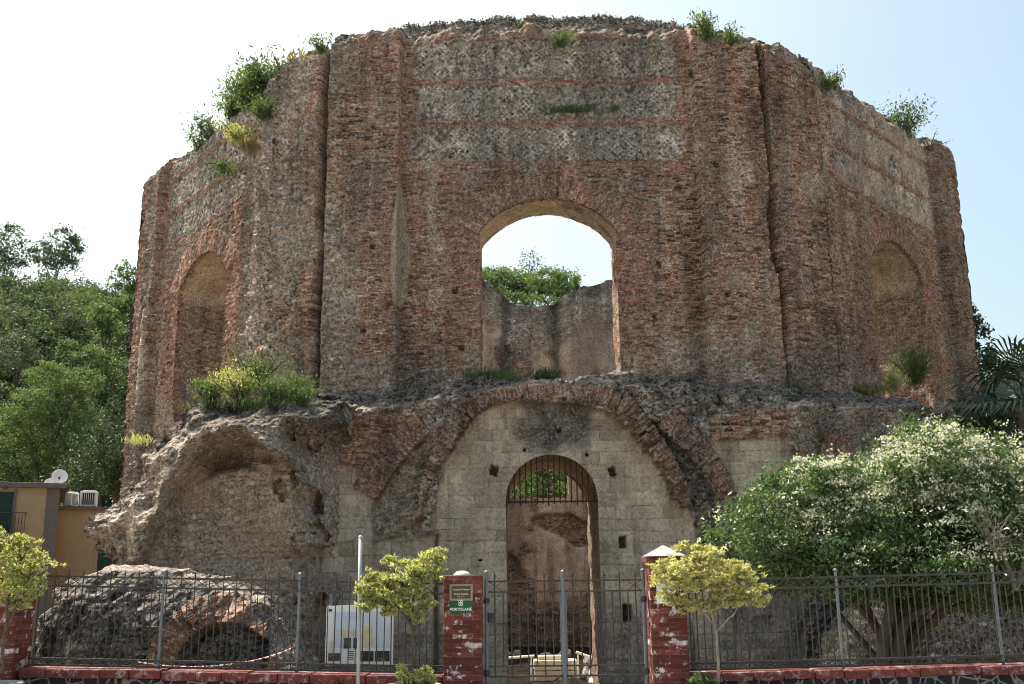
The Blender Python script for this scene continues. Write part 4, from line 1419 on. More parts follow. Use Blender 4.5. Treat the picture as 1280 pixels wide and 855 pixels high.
# passage behind the doorway
pts = outline(D_HALF, COURT_Z - 0.2, D_SPR, D_R, D_CZ, 0.05, bottom=False)
dd = facade_fields(pts[:, 0] + DX, pts[:, 1], np.full(len(pts), 7.0), np.full(len(pts), 6.2))[0]
d0 = (YF - 26.3) + dd
d1 = inner_depth(0, pts[:, 0] + D_X) + 0.02
reveal('passage_vault', 0, pts, d0, d1, 0.07, D_SPR - 0.1, 350, 0.25, 0.55, dx=D_X)
# iron grille in the head of the doorway
gr = MB()
gy = YF + 0.55
zbar = at(690, 627, gy)[2]
gb = MB().tube([(DX - D_HALF - 0.03, gy, zbar), (DX + D_HALF + 0.03, gy, zbar)], 0.022, 6)
grille = gb.build('door_grille', M['rust'], ruin, origin=RO)
grille.location = (0, 0, 0)
for i in range(16):
    x = DX - D_HALF + 0.07 + i * (2 * D_HALF - 0.14) / 15
    zt_ = D_CZ + math.sqrt(max(0.0, D_R ** 2 - (x - DX) ** 2)) + 0.02
    MB().tube([(x, gy + 0.004, zbar - 0.05 - 0.05 * (i % 5 == 2)), (x, gy + 0.004, zt_)], 0.016, 6).build('bar', M['rust'], grille, origin=RO).location = (0, 0, 0)


# ------------------------------------------------------------------ broken vault on the left and the fallen mound
def solid_relief(name, silhouette, Y0, h, fields, back, parent, origin, names, top_noise=0.12, seed=0, segs=14):
    """a chunk of masonry: a front surface with real depth, closed by sides that run back"""
    sil = np.asarray(silhouette, float)
    x0, x1 = sil[:, 0].min() - 2 * h, sil[:, 0].max() + 2 * h
    z0, z1 = sil[:, 1].min() - 2 * h, sil[:, 1].max() + 2 * h
    gx = np.arange(x0, x1, h); gz = np.arange(z0, z1, h)
    X, Z = np.meshgrid(gx, gz, indexing='ij')
    wob = 0.09 * fbm(X * 1.6, Z * 1.6, seed=seed + 1) + 0.05 * fbm(X * 6, Z * 6, seed=seed + 2)
    sd = poly_sd(X, Z, sil) + wob + 0.14
    ins = sd > 0
    keep = ins[:-1, :-1] & ins[1:, :-1] & ins[1:, 1:] & ins[:-1, 1:]
    d, za, zb, lab, mu = fields(X, Z, np.maximum(sd, 0))
    idx = np.arange(X.size).reshape(X.shape)
    Q = np.stack([idx[:-1, :-1], idx[1:, :-1], idx[1:, 1:], idx[:-1, 1:]], -1)
    W3 = np.stack([X, Y0 + d, Z], -1).reshape(-1, 3)
    out = []
    for lb, nm in names.items():
        m = keep & (lab[:-1, :-1] == lb)
        if not m.any():
            continue
        q = Q[m]
        un, inv = np.unique(q, return_inverse=True)
        out.append(mesh_np(nm, W3[un] - origin, inv.reshape(q.shape), M['masonry'], parent,
                           {'muv': mu.reshape(-1, 3)[un], 'za': za.reshape(-1, 4)[un], 'zb': zb.reshape(-1, 4)[un]}, smooth=False))
    qs = Q[keep]
    e = np.concatenate([qs[:, [0, 1]], qs[:, [1, 2]], qs[:, [2, 3]], qs[:, [3, 0]]])
    key = np.sort(e, 1)
    _, inv, cnt = np.unique(key[:, 0].astype(np.int64) * X.size + key[:, 1], return_inverse=True, return_counts=True)
    be = e[cnt[inv] == 1]
    un, inv = np.unique(be, return_inverse=True)
    inv = inv.reshape(be.shape)
    P0 = W3[un]
    yb = back(P0[:, 0], P0[:, 2])
    ss = np.linspace(0, 1, segs + 1)
    L = []
    for s_ in ss:
        p = P0.copy()
        p[:, 1] = P0[:, 1] + (yb - P0[:, 1]) * s_
        f = min(1, s_ * 8)
        p[:, 0] += f * top_noise * fbm(p[:, 1] * 1.8, P0[:, 2] * 1.8, P0[:, 0] * 1.8, seed=seed + 5)
        p[:, 2] += f * top_noise * fbm(p[:, 1] * 1.8, P0[:, 0] * 1.8, P0[:, 2] * 1.8, seed=seed + 6)
        L.append(p)
    V = np.concatenate(L)
    n = len(P0)
    F_ = np.concatenate([np.stack([inv[:, 0] + i * n, inv[:, 1] + i * n, inv[:, 1] + (i + 1) * n, inv[:, 0] + (i + 1) * n], -1) for i in range(segs)])
    o1 = np.ones(len(V))
    out.append(mesh_np('broken_side', V - origin, F_, M['masonry'], parent,
                       {'muv': V[:, [1, 2, 0]].copy(), 'za': rgba(0 * o1, o1, 0 * o1), 'zb': rgba(0 * o1, 0.15 * o1, 0.3 * o1)}))
    return out


YL = 22.0
sil = pl([(412, 500), (385, 500), (330, 506), (270, 511), (236, 508), (222, 520), (214, 543), (192, 553), (172, 568), (160, 598), (132, 627), (102, 641), (87, 656),
          (92, 670), (106, 684), (122, 690), (128, 698), (120, 713), (108, 724), (104, 965), (412, 965)], YL)
sil = sil + (sil - sil.mean(0)) * 0.02


def lump_fields(X, Z, sd):
    n1 = fbm(X * 0.8, Z * 0.8, seed=121); n2 = fbm(X * 2.4, Z * 2.4, seed=122, gain=0.6); n3 = fbm(X * 8, Z * 8, seed=123, octv=3, gain=0.6)
    rec = poly_sd(X, Z, pl([(262, 552), (285, 540), (318, 546), (340, 566), (362, 580), (382, 608), (392, 660), (392, 900), (118, 900), (140, 716), (168, 700),
                            (186, 668), (204, 640), (212, 612), (232, 588)], YL)) + 0.09 * n2
    pocket = poly_sd(X, Z, pl([(236, 566), (262, 548), (300, 556), (314, 580), (300, 590), (262, 588), (240, 600)], YL)) + 0.08 * n2
    deep = sstep(-0.04, 0.16, rec) * (1 - 0.55 * sstep(-5.5, -4.7, X))
    d = 0.90 * deep + 0.30 * sstep(0.4, 2.0, rec)
    d -= 0.5 * sstep(-0.1, 0.35, poly_sd(X, Z, pl([(236, 600), (265, 590), (300, 592), (330, 588), (338, 568), (300, 560), (250, 575)], YL)))
    d += 0.5 * sstep(-0.05, 0.3, pocket)
    lip = sstep(0.55, 0.0, -rec) * (1 - sstep(-0.02, 0.06, rec)) * sstep(2.2, 3.2, Z)
    d -= 0.45 * lip
    d += 0.40 * deep * sstep(3.6, 4.5, Z)
    d += 1.75 * sstep(-5.15, -4.35, X + 0.25 * n2) * (1 - 0.8 * sstep(4.7, 5.2, Z))
    d += 0.9 * (1 - sstep(0, 0.9, sd)) ** 2                       # the rim rounds away from the viewer
    d -= 0.35 * sstep(3.4, 5.2, Z) * (1 - deep)
    crag = np.abs(fbm(X * 1.5, Z * 1.5, seed=126, octv=4)) - 0.25
    d += 0.10 * n1 + (1 - deep) * (0.30 * crag + 0.08 * n2) + deep * 0.035 * n2 + 0.03 * n3 + (1 - 0.35 * deep) * stone_relief(X, Z, 127, 0.2, 0.13)
    low = sstep(1.9, 1.2, Z + 0.3 * n2)
    # horizontal courses in the recessed wall
    cz = Z / 0.13
    crs = deep * (vnoise(X * 1.5, np.floor(cz), seed=9) * 0.04 + np.where(cz - np.floor(cz) < 0.25, 0.022 * (vnoise(X * 2.0, np.floor(cz), seed=19) > -0.2), 0))
    d += crs
    hole = np.hypot((X - at(336, 604, YL)[0]) * 1.4, Z - at(336, 604, YL)[2]) < 0.16 + 0.03 * n2
    slit = np.hypot(X - at(343, 612, YL)[0], (Z - at(343, 612, YL)[2]) * 0.5) < 0.10
    d = np.where(hole | slit, d + 0.25, d)
    bm = deep * sstep(0.0, 0.5, n1 * 0.7 + n2 * 0.6 + 0.1) * 0.6
    dirt_shade = 0.42 * sstep(0.75, 0.25, sd + 0.2 * n2) + 0.15 * sstep(0.3, 0.9, n1) + 0.1 * low + 0.25 * sstep(-0.05, 0.3, pocket) + 0.45 * sstep(4.4, 4.9, Z + 0.3 * n2) * (1 - deep)  # darker tone near the rim, at the top and in the pocket
    tan = np.clip(0.35 + 0.5 * deep + 0.3 * n1 - 0.7 * sstep(4.6, 5.2, Z + 0.3 * n2), 0, 1)
    za = rgba(0 * X, 1 - bm * 0.5, 0 * X)
    zb = rgba((0.25 + 0.45 * sstep(-0.5, 0.2, n1 + 0.4 * n2)) * np.maximum(deep, 0.35), dirt_shade, tan)
    lab = np.where(rec > 0.25, 1, 0)
    return d, za, zb, lab, vec3(X, Z)


solid_relief('broken_vault', sil, YL, 0.042, lump_fields, lambda x, z: np.maximum(25.6, y_oct(x) - 2.0 * (z < 5.0)), ruin, RO,
             {0: 'broken_vault', 1: 'vault_back_wall'}, 0.16, 130)

YM = 17.4
msil = pl([(36, 772), (50, 746), (75, 730), (110, 718), (150, 717), (200, 729), (255, 742), (290, 765), (318, 800), (332, 850), (345, 1035), (15, 1035)], YM)
mo = at(180, 800, YM)
mound_o = np.array([mo[0], YM + 1.5, COURT_Z])
mound = thing('fallen_masonry', 'big rounded lump of fallen grey masonry with a brick fan arch, lying behind the fence', 'masonry', tuple(mound_o))


def mound_fields(X, Z, sd):
    n1 = fbm(X * 0.9, Z * 0.9, seed=141); n2 = fbm(X * 2.6, Z * 2.6, seed=142, gain=0.6); n3 = fbm(X * 9, Z * 9, seed=143, octv=3, gain=0.6)
    c = at(272, 836, YM)[[0, 2]]
    r = np.hypot(X - c[0], Z - c[1]); a = np.arctan2(Z - c[1], X - c[0])
    ring = (r > 0.72) & (r < 1.22 + 0.08 * n2) & (Z > c[1] - 0.5)
    open_ = r < 0.72
    t = np.clip(sd / 0.75, 0, 1)
    d = 1.1 * (1 - np.sqrt(1 - (1 - t) ** 2 * 0.98)) + 0.12 * n1 + 0.10 * n2 + 0.05 * n3
    br = _h(np.floor(a * 0.95 / BR_H), np.zeros_like(X), np.zeros_like(X), 23)
    d += np.where(ring, 0, 1) * stone_relief(X, Z, 147, 0.18, 0.12)
    d += np.where(ring, (br - 0.5) * 0.14, 0) + 0.5 * sstep(0.05, -0.1, r - 0.72) - 0.12 * sstep(0.3, 0.9, sd)
    rub = np.where(ring, 0.1, 1.0)
    dirt_shade = np.where(ring, 0.05, 0.72 + 0.28 * sstep(1.7, 1.4, Z + 0.3 * n2)) + 0.3 * sstep(0.05, -0.1, r - 0.72)  # grime, plus shade painted below the lit top and inside the arch
    lab = np.where(ring, 1, 0)
    mu = np.where(ring[..., None], vec3(r, a * 0.95), vec3(X, Z))
    return d, rgba(0 * X, rub, 0 * X), rgba(0 * X, dirt_shade, np.where(ring, 0.9, 0.12)), lab, mu


solid_relief('fallen_masonry', msil, YM, 0.03, mound_fields, lambda x, z: np.full_like(x, YM + 3.2), mound, mound_o, {0: 'rubble_core', 1: 'brick_arch'}, 0.14, 150)

YR = 21.6
rsil = pl([(1075, 800), (1120, 758), (1180, 722), (1240, 702), (1300, 692), (1420, 690), (1420, 1010), (1075, 1010)], YR)
bank_o = np.array([at(1240, 800, YR)[0], YR + 1.5, COURT_Z])
bank = thing('rubble_bank', 'dark bank of rubble masonry in the shade behind the flowering bush', 'masonry', tuple(bank_o))


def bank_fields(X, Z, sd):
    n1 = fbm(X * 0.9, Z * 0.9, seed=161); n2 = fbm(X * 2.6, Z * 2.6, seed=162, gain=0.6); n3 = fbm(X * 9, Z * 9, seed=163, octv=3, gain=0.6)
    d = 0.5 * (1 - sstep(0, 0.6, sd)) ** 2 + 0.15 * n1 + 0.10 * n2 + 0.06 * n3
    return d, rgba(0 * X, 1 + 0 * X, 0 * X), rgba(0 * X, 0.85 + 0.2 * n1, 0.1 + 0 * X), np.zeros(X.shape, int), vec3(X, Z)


solid_relief('rubble_bank', rsil, YR, 0.045, bank_fields, lambda x, z: np.full_like(x, YR + 4.0), bank, bank_o, {0: 'rubble_core'}, 0.14, 170)

# ------------------------------------------------------------------ street front: low wall, piers, fences, gate
YW = 12.45


def cop_z(x):
    return 0.475 + (0.031 * (-0.87 - x) if x < 0 else 0.013 * (x - 2.1))


def low_wall(label, x0, x1):
    z0, z1 = cop_z(x0), cop_z(x1)
    xm = (x0 + x1) / 2
    t = thing('low_wall', label, 'wall', (xm, YW, 0))
    b = MB()

    def prism(yf, yb, za0, za1, zb0, zb1):
        V = [(x0, yf, zb0), (x1, yf, zb1), (x1, yb, zb1), (x0, yb, zb0), (x0, yf, za0), (x1, yf, za1), (x1, yb, za1), (x0, yb, za0)]
        V = [(a - xm, c - YW, e) for a, c, e in V]
        return MB().add(V, [(3, 2, 1, 0), (4, 5, 6, 7), (0, 1, 5, 4), (1, 2, 6, 5), (2, 3, 7, 6), (3, 0, 4, 7)])
    prism(YW - 0.15, YW + 0.17, z0 - 0.10, z1 - 0.10, COURT_Z - 0.1, COURT_Z - 0.1).build('stone_base', M['darkstone'], t)
    # the coping: a row of worn painted kerb stones
    cb = MB()
    x = x0
    while x < x1 - 0.05:
        L = min(random.uniform(0.28, 0.42), x1 - x)
        j = random.uniform(-0.008, 0.008)
        zc = cop_z(x + L / 2)
        cb.box((x + L / 2 - xm, random.uniform(-0.012, 0.012) + 0.01, zc - 0.048 + j), (L - 0.006, 0.40, 0.10),
               M=Matrix.Rotation(random.uniform(-.02, .02) + (0.031 if x < 0 else -0.013), 3, 'Y'))
        x += L
    cb.build('coping', M['coping'], t, bevel=0.012)
    return t


low_wall('low dark stone wall with red coping under the left railing', -5.85, -0.86)
low_wall('low dark stone wall with red coping under the right railing', 2.03, 10.3)


def rail_fence(label, x0, x1, posts, pitch=0.0855):
    t = thing('iron_fence', label, 'fence', ((x0 + x1) / 2, YW, cop_z((x0 + x1) / 2)))
    o = np.array(t.location)
    V = lambda x, dz, dy=0.0: (x - o[0], dy, cop_z(x) + dz - o[2])
    for dz, r in ((0.028, 0.011), (0.10, 0.012), (0.945, 0.012), (1.06, 0.012)):
        a = V(x0, dz); b = V(x1, dz)
        ang = math.atan2(b[2] - a[2], b[0] - a[0])
        MB().box(((a[0] + b[0]) / 2, 0, (a[2] + b[2]) / 2), (x1 - x0, 0.034, 2 * r), M=Matrix.Rotation(-ang, 3, 'Y')).build('rail', M['iron'], t)
    n = int((x1 - x0 - 0.08) / pitch)
    first = {}
    for i in range(n + 1):
        x = x0 + 0.05 + i * pitch
        if any(abs(x - p) < 0.03 for p in posts):
            continue
        tall = i % 2 == 0
        if tall not in first:
            b = MB()
            if tall:
                b.tube([(0, 0, 0.015), (0, 0, 1.085)], 0.0078, 6)
                b.tube([(0, 0, 1.085), (0, 0, 1.10), (0, 0, 1.145)], [0.0085, 0.014, 0.001], 6)
            else:
                b.tube([(0, 0, 0.095), (0, 0, 0.945)], 0.0072, 6)
            ob = b.build('bar', M['iron'], t)
            first[tall] = ob
        else:
            ob = first[tall].copy(); COL.objects.link(ob); ob.parent = t
        ob.location = V(x, 0, 0.0); ob.rotation_euler = (random.uniform(-.006, .006), random.uniform(-.008, .008), 0)
    # the crossed flat bars between the paired rails
    for lo, hi in ((0.028, 0.10), (0.945, 1.06)):
        lat = MB()
        x = x0 + 0.05
        while x + 2 * pitch <= x1:
            for s_ in (0, 1):
                a = V(x, lo if s_ else hi, 0.009 - 0.018 * s_); b = V(x + 2 * pitch, hi if s_ else lo, 0.009 - 0.018 * s_)
                lat.tube([a, b], 0.0055, 4)
            x += 2 * pitch
        lat.build('lattice', M['iron'], t)
    for p in posts:
        MB().tube([V(p, -0.02), V(p, 1.135)], 0.018, 10).tube([V(p, 1.135), V(p, 1.15), V(p, 1.165)], [0.027, 0.027, 0.004], 10).build('post', M['iron_post'], t)
    return t


rail_fence('long spiked dark iron railing in front of the fallen masonry', -5.82, -0.87, [-4.27, -2.615])
rail_fence('long spiked dark iron railing below the flowering bush', 2.05, 10.25, [3.90, 5.81, 7.72, 9.63])


def pier(label, x0, x1, ztop, cap, yf=12.18, group=None):
    w = x1 - x0
    cx, cy = (x0 + x1) / 2, yf + w / 2
    t = thing('brick_pier', label, 'pier', (cx, cy, 0.13))
    MB().box((0, 0, (ztop - 0.13) / 2 - 0.05), (w, w, ztop - 0.13 + 0.1)).build('shaft', M['pier'], t, bevel=0.018)
    z = ztop - 0.13
    if cap == 'pyramid':
        MB().box((0, 0, z + 0.035), (w + 0.07, w + 0.07, 0.075)).build('band', M['pier'], t, bevel=0.01)
        h = w / 2 + 0.03
        MB().add([(-h, -h, z + .073), (h, -h, z + .073), (h, h, z + .073), (-h, h, z + .073), (0, 0, z + 0.21)],
                 [(3, 2, 1, 0), (0, 1, 4), (1, 2, 4), (2, 3, 4), (3, 0, 4)]).build('capstone', M['capstone'], t, bevel=0.012)
    elif cap == 'stump':
        b = MB().lathe((-0.02, 0, z - 0.005), [(0.105, 0), (0.10, 0.02), (0.075, 0.043), (0.03, 0.055), (0.001, 0.057)], 12)
        b.build('cap_remnant', M['chain_w'], t, True)
        MB().tube([(0.045, 0, z), (0.045, 0, z + 0.085)], [0.014, 0.009], 6).build('iron_pin', M['iron'], t)
    return t


pl_ = pier('red painted brick gate pier carrying a brown and a green sign', -0.845, -0.395, 1.635, 'stump')
pr_ = pier('red painted brick gate pier with a grey pyramid capstone', 1.60, 2.025, 1.755, 'pyramid')
pe_ = pier('red brick end pier standing behind the leafy shrub at the far end', -6.34, -5.885, 1.43, 'flat')


def letters(txt, size, loc, mat, parent, name='lettering', bold=0.0):
    c = bpy.data.curves.new(name, 'FONT')
    c.body = txt; c.size = size; c.align_x = 'CENTER'; c.align_y = 'CENTER'
    c.extrude = 0.0012; c.offset = bold
    c.materials.append(mat)
    tmp = bpy.data.objects.new('tmp', c)
    COL.objects.link(tmp)
    bpy.context.view_layer.update()
    me = bpy.data.meshes.new_from_object(tmp.evaluated_get(bpy.context.evaluated_depsgraph_get()))
    bpy.data.objects.remove(tmp)
    o = bpy.data.objects.new(name, me)
    o.location = loc; o.rotation_euler = (math.pi / 2, 0, 0)
    return link(o, parent)


M['sign_brown'] = mat_simple('sign_brown', (.075, .055, .030), 0.5, 0, 0.08, 3)
M['sign_frame'] = mat_simple('sign_frame', (.30, .25, .17), 0.5, 0, 0.1, 5)
M['sign_green'] = mat_simple('sign_green', (.012, .085, .040), 0.45, 0, 0.06, 3)
M['sign_white'] = mat_simple('sign_white', (.80, .80, .76), 0.5, 0, 0.03, 3)
M['sign_cream'] = mat_simple('sign_cream', (.70, .62, .40), 0.5, 0, 0.03, 3)
sy = 12.18
c1 = at(576.5, 740.5, sy); c2 = at(576, 753.5, sy)
sg = thing('brown_sign', 'small brown plaque with a tan frame, above the green sign on the brick pier', 'sign', (c1[0], sy - 0.012, c1[2]))
MB().box((0, 0.002, 0), (0.275, 0.014, 0.19)).build('frame', M['sign_frame'], sg, bevel=0.004)
MB().box((0, -0.007, 0), (0.225, 0.008, 0.142)).build('panel', M['sign_brown'], sg)
letters('Tempio di Venere', 0.0275, (0, -0.0125, 0.033), M['sign_cream'], sg, bold=0.0006)
letters('Terme Romane', 0.027, (0, -0.0125, -0.018), M['sign_cream'], sg, bold=0.0006)
letters('II secolo d.C.', 0.018, (0, -0.0125, -0.047), M['sign_cream'], sg)
sg = thing('green_sign', 'green square sign with a white round emblem, below the brown plaque', 'sign', (c2[0], sy - 0.012, c2[2] - 0.03))
MB().box((0, 0.003, 0.01), (0.265, 0.012, 0.20)).build('panel', M['sign_green'], sg, bevel=0.003)
letters('In collaborazione', 0.027, (0, -0.0045, 0.085), M['sign_white'], sg, bold=0.0008)
em = MB()
for s_ in (-1, 1):
    for q in (-1, 1):
        pts_ = [(s_ * (0.004 + 0.021 * math.sin(a)), -0.005, 0.030 + q * 0.0165 + 0.0165 * math.cos(a) * q) for a in np.linspace(0, math.pi, 9)]
        em.tube(pts_, 0.0042, 5)
em.tube([(-0.004, -0.005, -0.002), (-0.004, -0.005, 0.062)], 0.0035, 5).tube([(0.004, -0.005, -0.002), (0.004, -0.005, 0.062)], 0.0035, 5)
em.build('emblem', M['sign_white'], sg)
letters('PORTOLANE', 0.045, (0, -0.0045, -0.045), M['sign_white'], sg, bold=0.001)
sg = thing('white_notice', 'small blank white notice fixed to the pier with the pyramid capstone', 'sign', (at(828, 738, sy)[0], sy - 0.006, at(828, 738, sy)[2]))
MB().box((0.03, 0, 0), (0.20, 0.008, 0.30)).build('panel', M['sign_white'], sg, bevel=0.002)


def gate_leaf(label, xa, xb, hinge, lock):
    t = thing('gate_leaf', label, 'gate', (hinge, YW - 0.06, 0.10))
    ox, oz = hinge, 0.10
    w = xb - xa; xm = (xa + xb) / 2 - ox
    for z in (0.08, 0.46, 0.575, 1.43, 1.555):
        MB().box((xm, 0, z - oz), (w, 0.03, 0.02)).build('rail', M['iron'], t)
    n = int(round(w / 0.0965))
    src = {}
    for i in range(1, n):
        x = xa + w * i / n - ox
        tall = i % 2 == 1
        if tall in src:
            ob = src[tall].copy(); COL.objects.link(ob); ob.parent = t
        else:
            b = MB()
            if tall:
                b.tube([(0, 0, 0.46 - oz), (0, 0, 1.60 - oz)], 0.0082, 6).tube([(0, 0, 1.60 - oz), (0, 0, 1.615 - oz), (0, 0, 1.665 - oz)], [0.009, 0.014, 0.001], 6)
                b.tube([(0, 0, 0.46 - oz), (0, 0, 0.435 - oz)], [0.012, 0.003], 6)
            else:
                b.tube([(0, 0, 0.575 - oz), (0, 0, 1.43 - oz)], 0.0076, 6)
            ob = b.build('bar', M['iron'], t); src[tall] = ob
        ob.location = (x, 0, 0)
    for s_ in (0, 1):
        x = (xa if s_ == 0 else xb) - ox
        if abs(x) < 0.02:
            b = MB().tube([(x, 0, 0.03 - oz), (x, 0, 1.66 - oz)], 0.024, 10).tube([(x, 0, 1.66 - oz), (x, 0, 1.675 - oz), (x, 0, 1.69 - oz)], [0.03, 0.03, 0.004], 10)
            hp = b.build('hinge_post', M['iron_post'], t)
            for z in (1.33, 0.5):
                MB().tube([(x, 0, z - 0.035 - oz), (x, 0, z - oz), (x, 0, z + 0.035 - oz)], [0.03, 0.042, 0.03], 10).build('hinge', M['iron'], hp)
        else:
            MB().box((x + (0.008 if s_ == 0 else -0.008), 0, 0.82 - oz), (0.015, 0.03, 1.50)).build('meeting_stile', M['iron_post'], t)
    sgn = 1 if hinge < 0.5 else -1
    xc = (xb if sgn > 0 else xa) - ox
    b = MB()
    for k in range(5):
        x = xc - sgn * (0.06 + 0.09 * k); zt_ = 0.44 - 0.075 * k
        b.tube([(x, 0.0, 0.08 - oz), (x, 0.0, zt_ - oz)], 0.008, 6)
    b.tube([(xc - sgn * 0.03, -0.012, 0.46 - oz), (xc - sgn * 0.48, -0.012, 0.10 - oz)], 0.011, 6)
    b.build('brace', M['iron'], t)
    b = MB()
    for s_ in (0, 1):
        x0_, x1_ = (0.02, 0.20) if sgn > 0 else (-0.20, -0.02)
        b.tube([(x0_, 0.008 - .016 * s_, (1.43 if s_ else 1.555) - oz), (x1_, 0.008 - .016 * s_, (1.555 if s_ else 1.43) - oz)], 0.006, 4)
    b.build('lattice', M['iron'], t)
    if lock:
        lk = MB().box((0.055, -0.025, 1.135 - oz), (0.065, 0.05, 0.115)).build('lock_box', M['iron'], t, bevel=0.006)
        MB().tube([(0.055, -0.052, 1.14 - oz), (0.055, -0.075, 1.14 - oz)], 0.012, 8).build('keyhole', M['rust'], lk)
    return t


gate_leaf('left leaf of the spiked iron gate, with a black lock box beside the signed pier', -0.345, 0.553, -0.345, True)
gate_leaf('right leaf of the spiked iron gate, hinged beside the pyramid topped pier', 0.603, 1.548, 1.548, False)
gp = MB().tube([(0.578, YW - 0.09, 0.13), (0.578, YW - 0.09, 1.665)], 0.026, 12).tube([(0.578, YW - 0.09, 1.665), (0.578, YW - 0.09, 1.685)], [0.026, 0.008], 12)
tag(gp.build('gate_post', M['iron_post'], None, origin=(0.578, YW - 0.09, 0.13)), 'thick grey steel post where the two gate leaves meet', 'post')

sp = at(452, 672, 11.95)
pole = MB().tube([(0, 0, -0.02), (-0.012, 0, sp[2] - 0.13)], 0.023, 14).lathe((-0.012, 0, sp[2] - 0.13), [(0.025, -0.01), (0.026, 0.012), (0.012, 0.024), (0.001, 0.026)], 14)
pole_o = pole.build('steel_pole', M['galv'], None, True)
pole_o.location = (sp[0], 11.95, 0.13)
tag(pole_o, 'tall bare galvanised steel pole standing in front of the information board', 'pole')

# information board behind the left railing
YB = 13.5
bc = at(449.5, 794, YB)
bw, bh = 81 * YB / F, 68 * YB / F / 0.985
ib = thing('information_board', 'white printed information board standing behind the railing', 'board', (bc[0], YB, COURT_Z))
zc = bc[2] - COURT_Z
MB().box((0, 0, zc), (bw, 0.02, bh)).build('panel', M['sign_white'], ib, bevel=0.004)
for s_ in (-1, 1):
    MB().box((s_ * (bw / 2 - 0.05), 0.03, zc / 2 + bh / 2 - 0.1), (0.04, 0.04, zc + bh - 0.25)).build('leg', M['iron_post'], ib)
M['print_sky'] = mat_simple('print_pale_blue', (.56, .62, .70), 0.4, 0, 0.12, 6)
M['print_sand'] = mat_simple('print_sand', (.62, .54, .36), 0.4, 0, 0.25, 9)
M['print_dark'] = mat_simple('print_dark', (.035, .04, .03), 0.4, 0, 0.8, 12, dirt_shade=(.2, .2, .16), dirt_amt=0.7)
M['print_brown'] = mat_simple('print_brown', (.12, .07, .045), 0.4, 0, 0.6, 12, dirt_shade=(.4, .3, .2), dirt_amt=0.6)


def prt(nm, x0, y0, x1, y1, mat, dy=0.0125):
    a = at(409 + x0 * 81, 760 + y0 * 68, YB); b = at(409 + x1 * 81, 760 + y1 * 68, YB)
    return MB().box(((a[0] + b[0]) / 2 - bc[0], -dy, (a[2] + b[2]) / 2 - COURT_Z), (abs(b[0] - a[0]), 0.003, abs(b[2] - a[2]))).build(nm, mat, ib)


prt('printed_map', 0.10, 0.07, 0.97, 0.72, M['print_sky'])
prt('printed_coast', 0.50, 0.34, 0.70, 0.70, M['print_sand'], 0.0165)
prt('printed_coast', 0.20, 0.40, 0.42, 0.52, M['print_sand'], 0.0165)
prt('printed_column', 0.04, 0.60, 0.09, 0.80, M['print_sand'], 0.0165)
prt('photo_print', 0.26, 0.55, 0.365, 0.74, M['print_dark'], 0.0185)
prt('photo_print', 0.41, 0.55, 0.50, 0.74, M['print_dark'], 0.0185)
prt('photo_print', 0.50, 0.79, 0.715, 0.975, M['print_dark'], 0.0165)
prt('photo_print', 0.74, 0.79, 0.965, 0.975, M['print_dark'], 0.0165)
prt('photo_print', 0.02, 0.83, 0.20, 0.97, M['print_brown'], 0.0165)
prt('logo_print', 0.03, 0.02, 0.075, 0.065, M['print_dark'], 0.0165)
tx = MB()
for k in range(5):
    a = at(409 + 0.335 * 81, 760 + (0.80 + 0.035 * k) * 68, YB)
    tx.box((a[0] - bc[0] + 0.03, -0.0125, a[2] - COURT_Z), (0.07, 0.003, 0.008))
tx.build('printed_text', M['print_dark'], ib)

# red and white plastic chain slung behind the railing
cp = [at(a, b, 12.85) for a, b in smooth_line([(172, 828), (215, 833), (262, 833), (305, 828), (340, 820), (366, 810)], 16)]
cw, cr_ = MB(), MB()
for i in range(len(cp) - 1):
    (cw if (i // 2) % 2 == 0 else cr_).tube([cp[i] - cp[40], cp[i + 1] - cp[40]], 0.0105, 6)
ch = thing('barrier_chain', 'sagging red and white plastic chain hung behind the left railing', 'chain', tuple(cp[40]))
cw.build('white_links', M['chain_w'], ch); cr_.build('red_links', M['chain_r'], ch)


# ------------------------------------------------------------------ small trees in planters on the pavement
def planter(label, x, y, ztop, r):
    t = thing('planter', label, 'planter', (x, y, 0.13))
    h = ztop - 0.13
    MB().lathe((0, 0, 0), [(r * 0.66, 0), (r * 0.72, 0.01), (r * 0.92, h * 0.7), (r * 0.94, h - 0.055)], 28).build('bowl', M['terracotta'], t, True)
    MB().lathe((0, 0, 0), [(r * 0.93, h - 0.062), (r, h - 0.055), (r * 1.02, h - 0.01), (r, h), (r * 0.90, h), (r * 0.89, h - 0.05)], 28).build('rim', M['capstone'], t, True)
    MB().lathe((0, 0, 0), [(0.001, h - 0.035), (r * 0.5, h - 0.03), (r * 0.895, h - 0.045)], 28).build('soil', M['earth'], t, True)
    return t


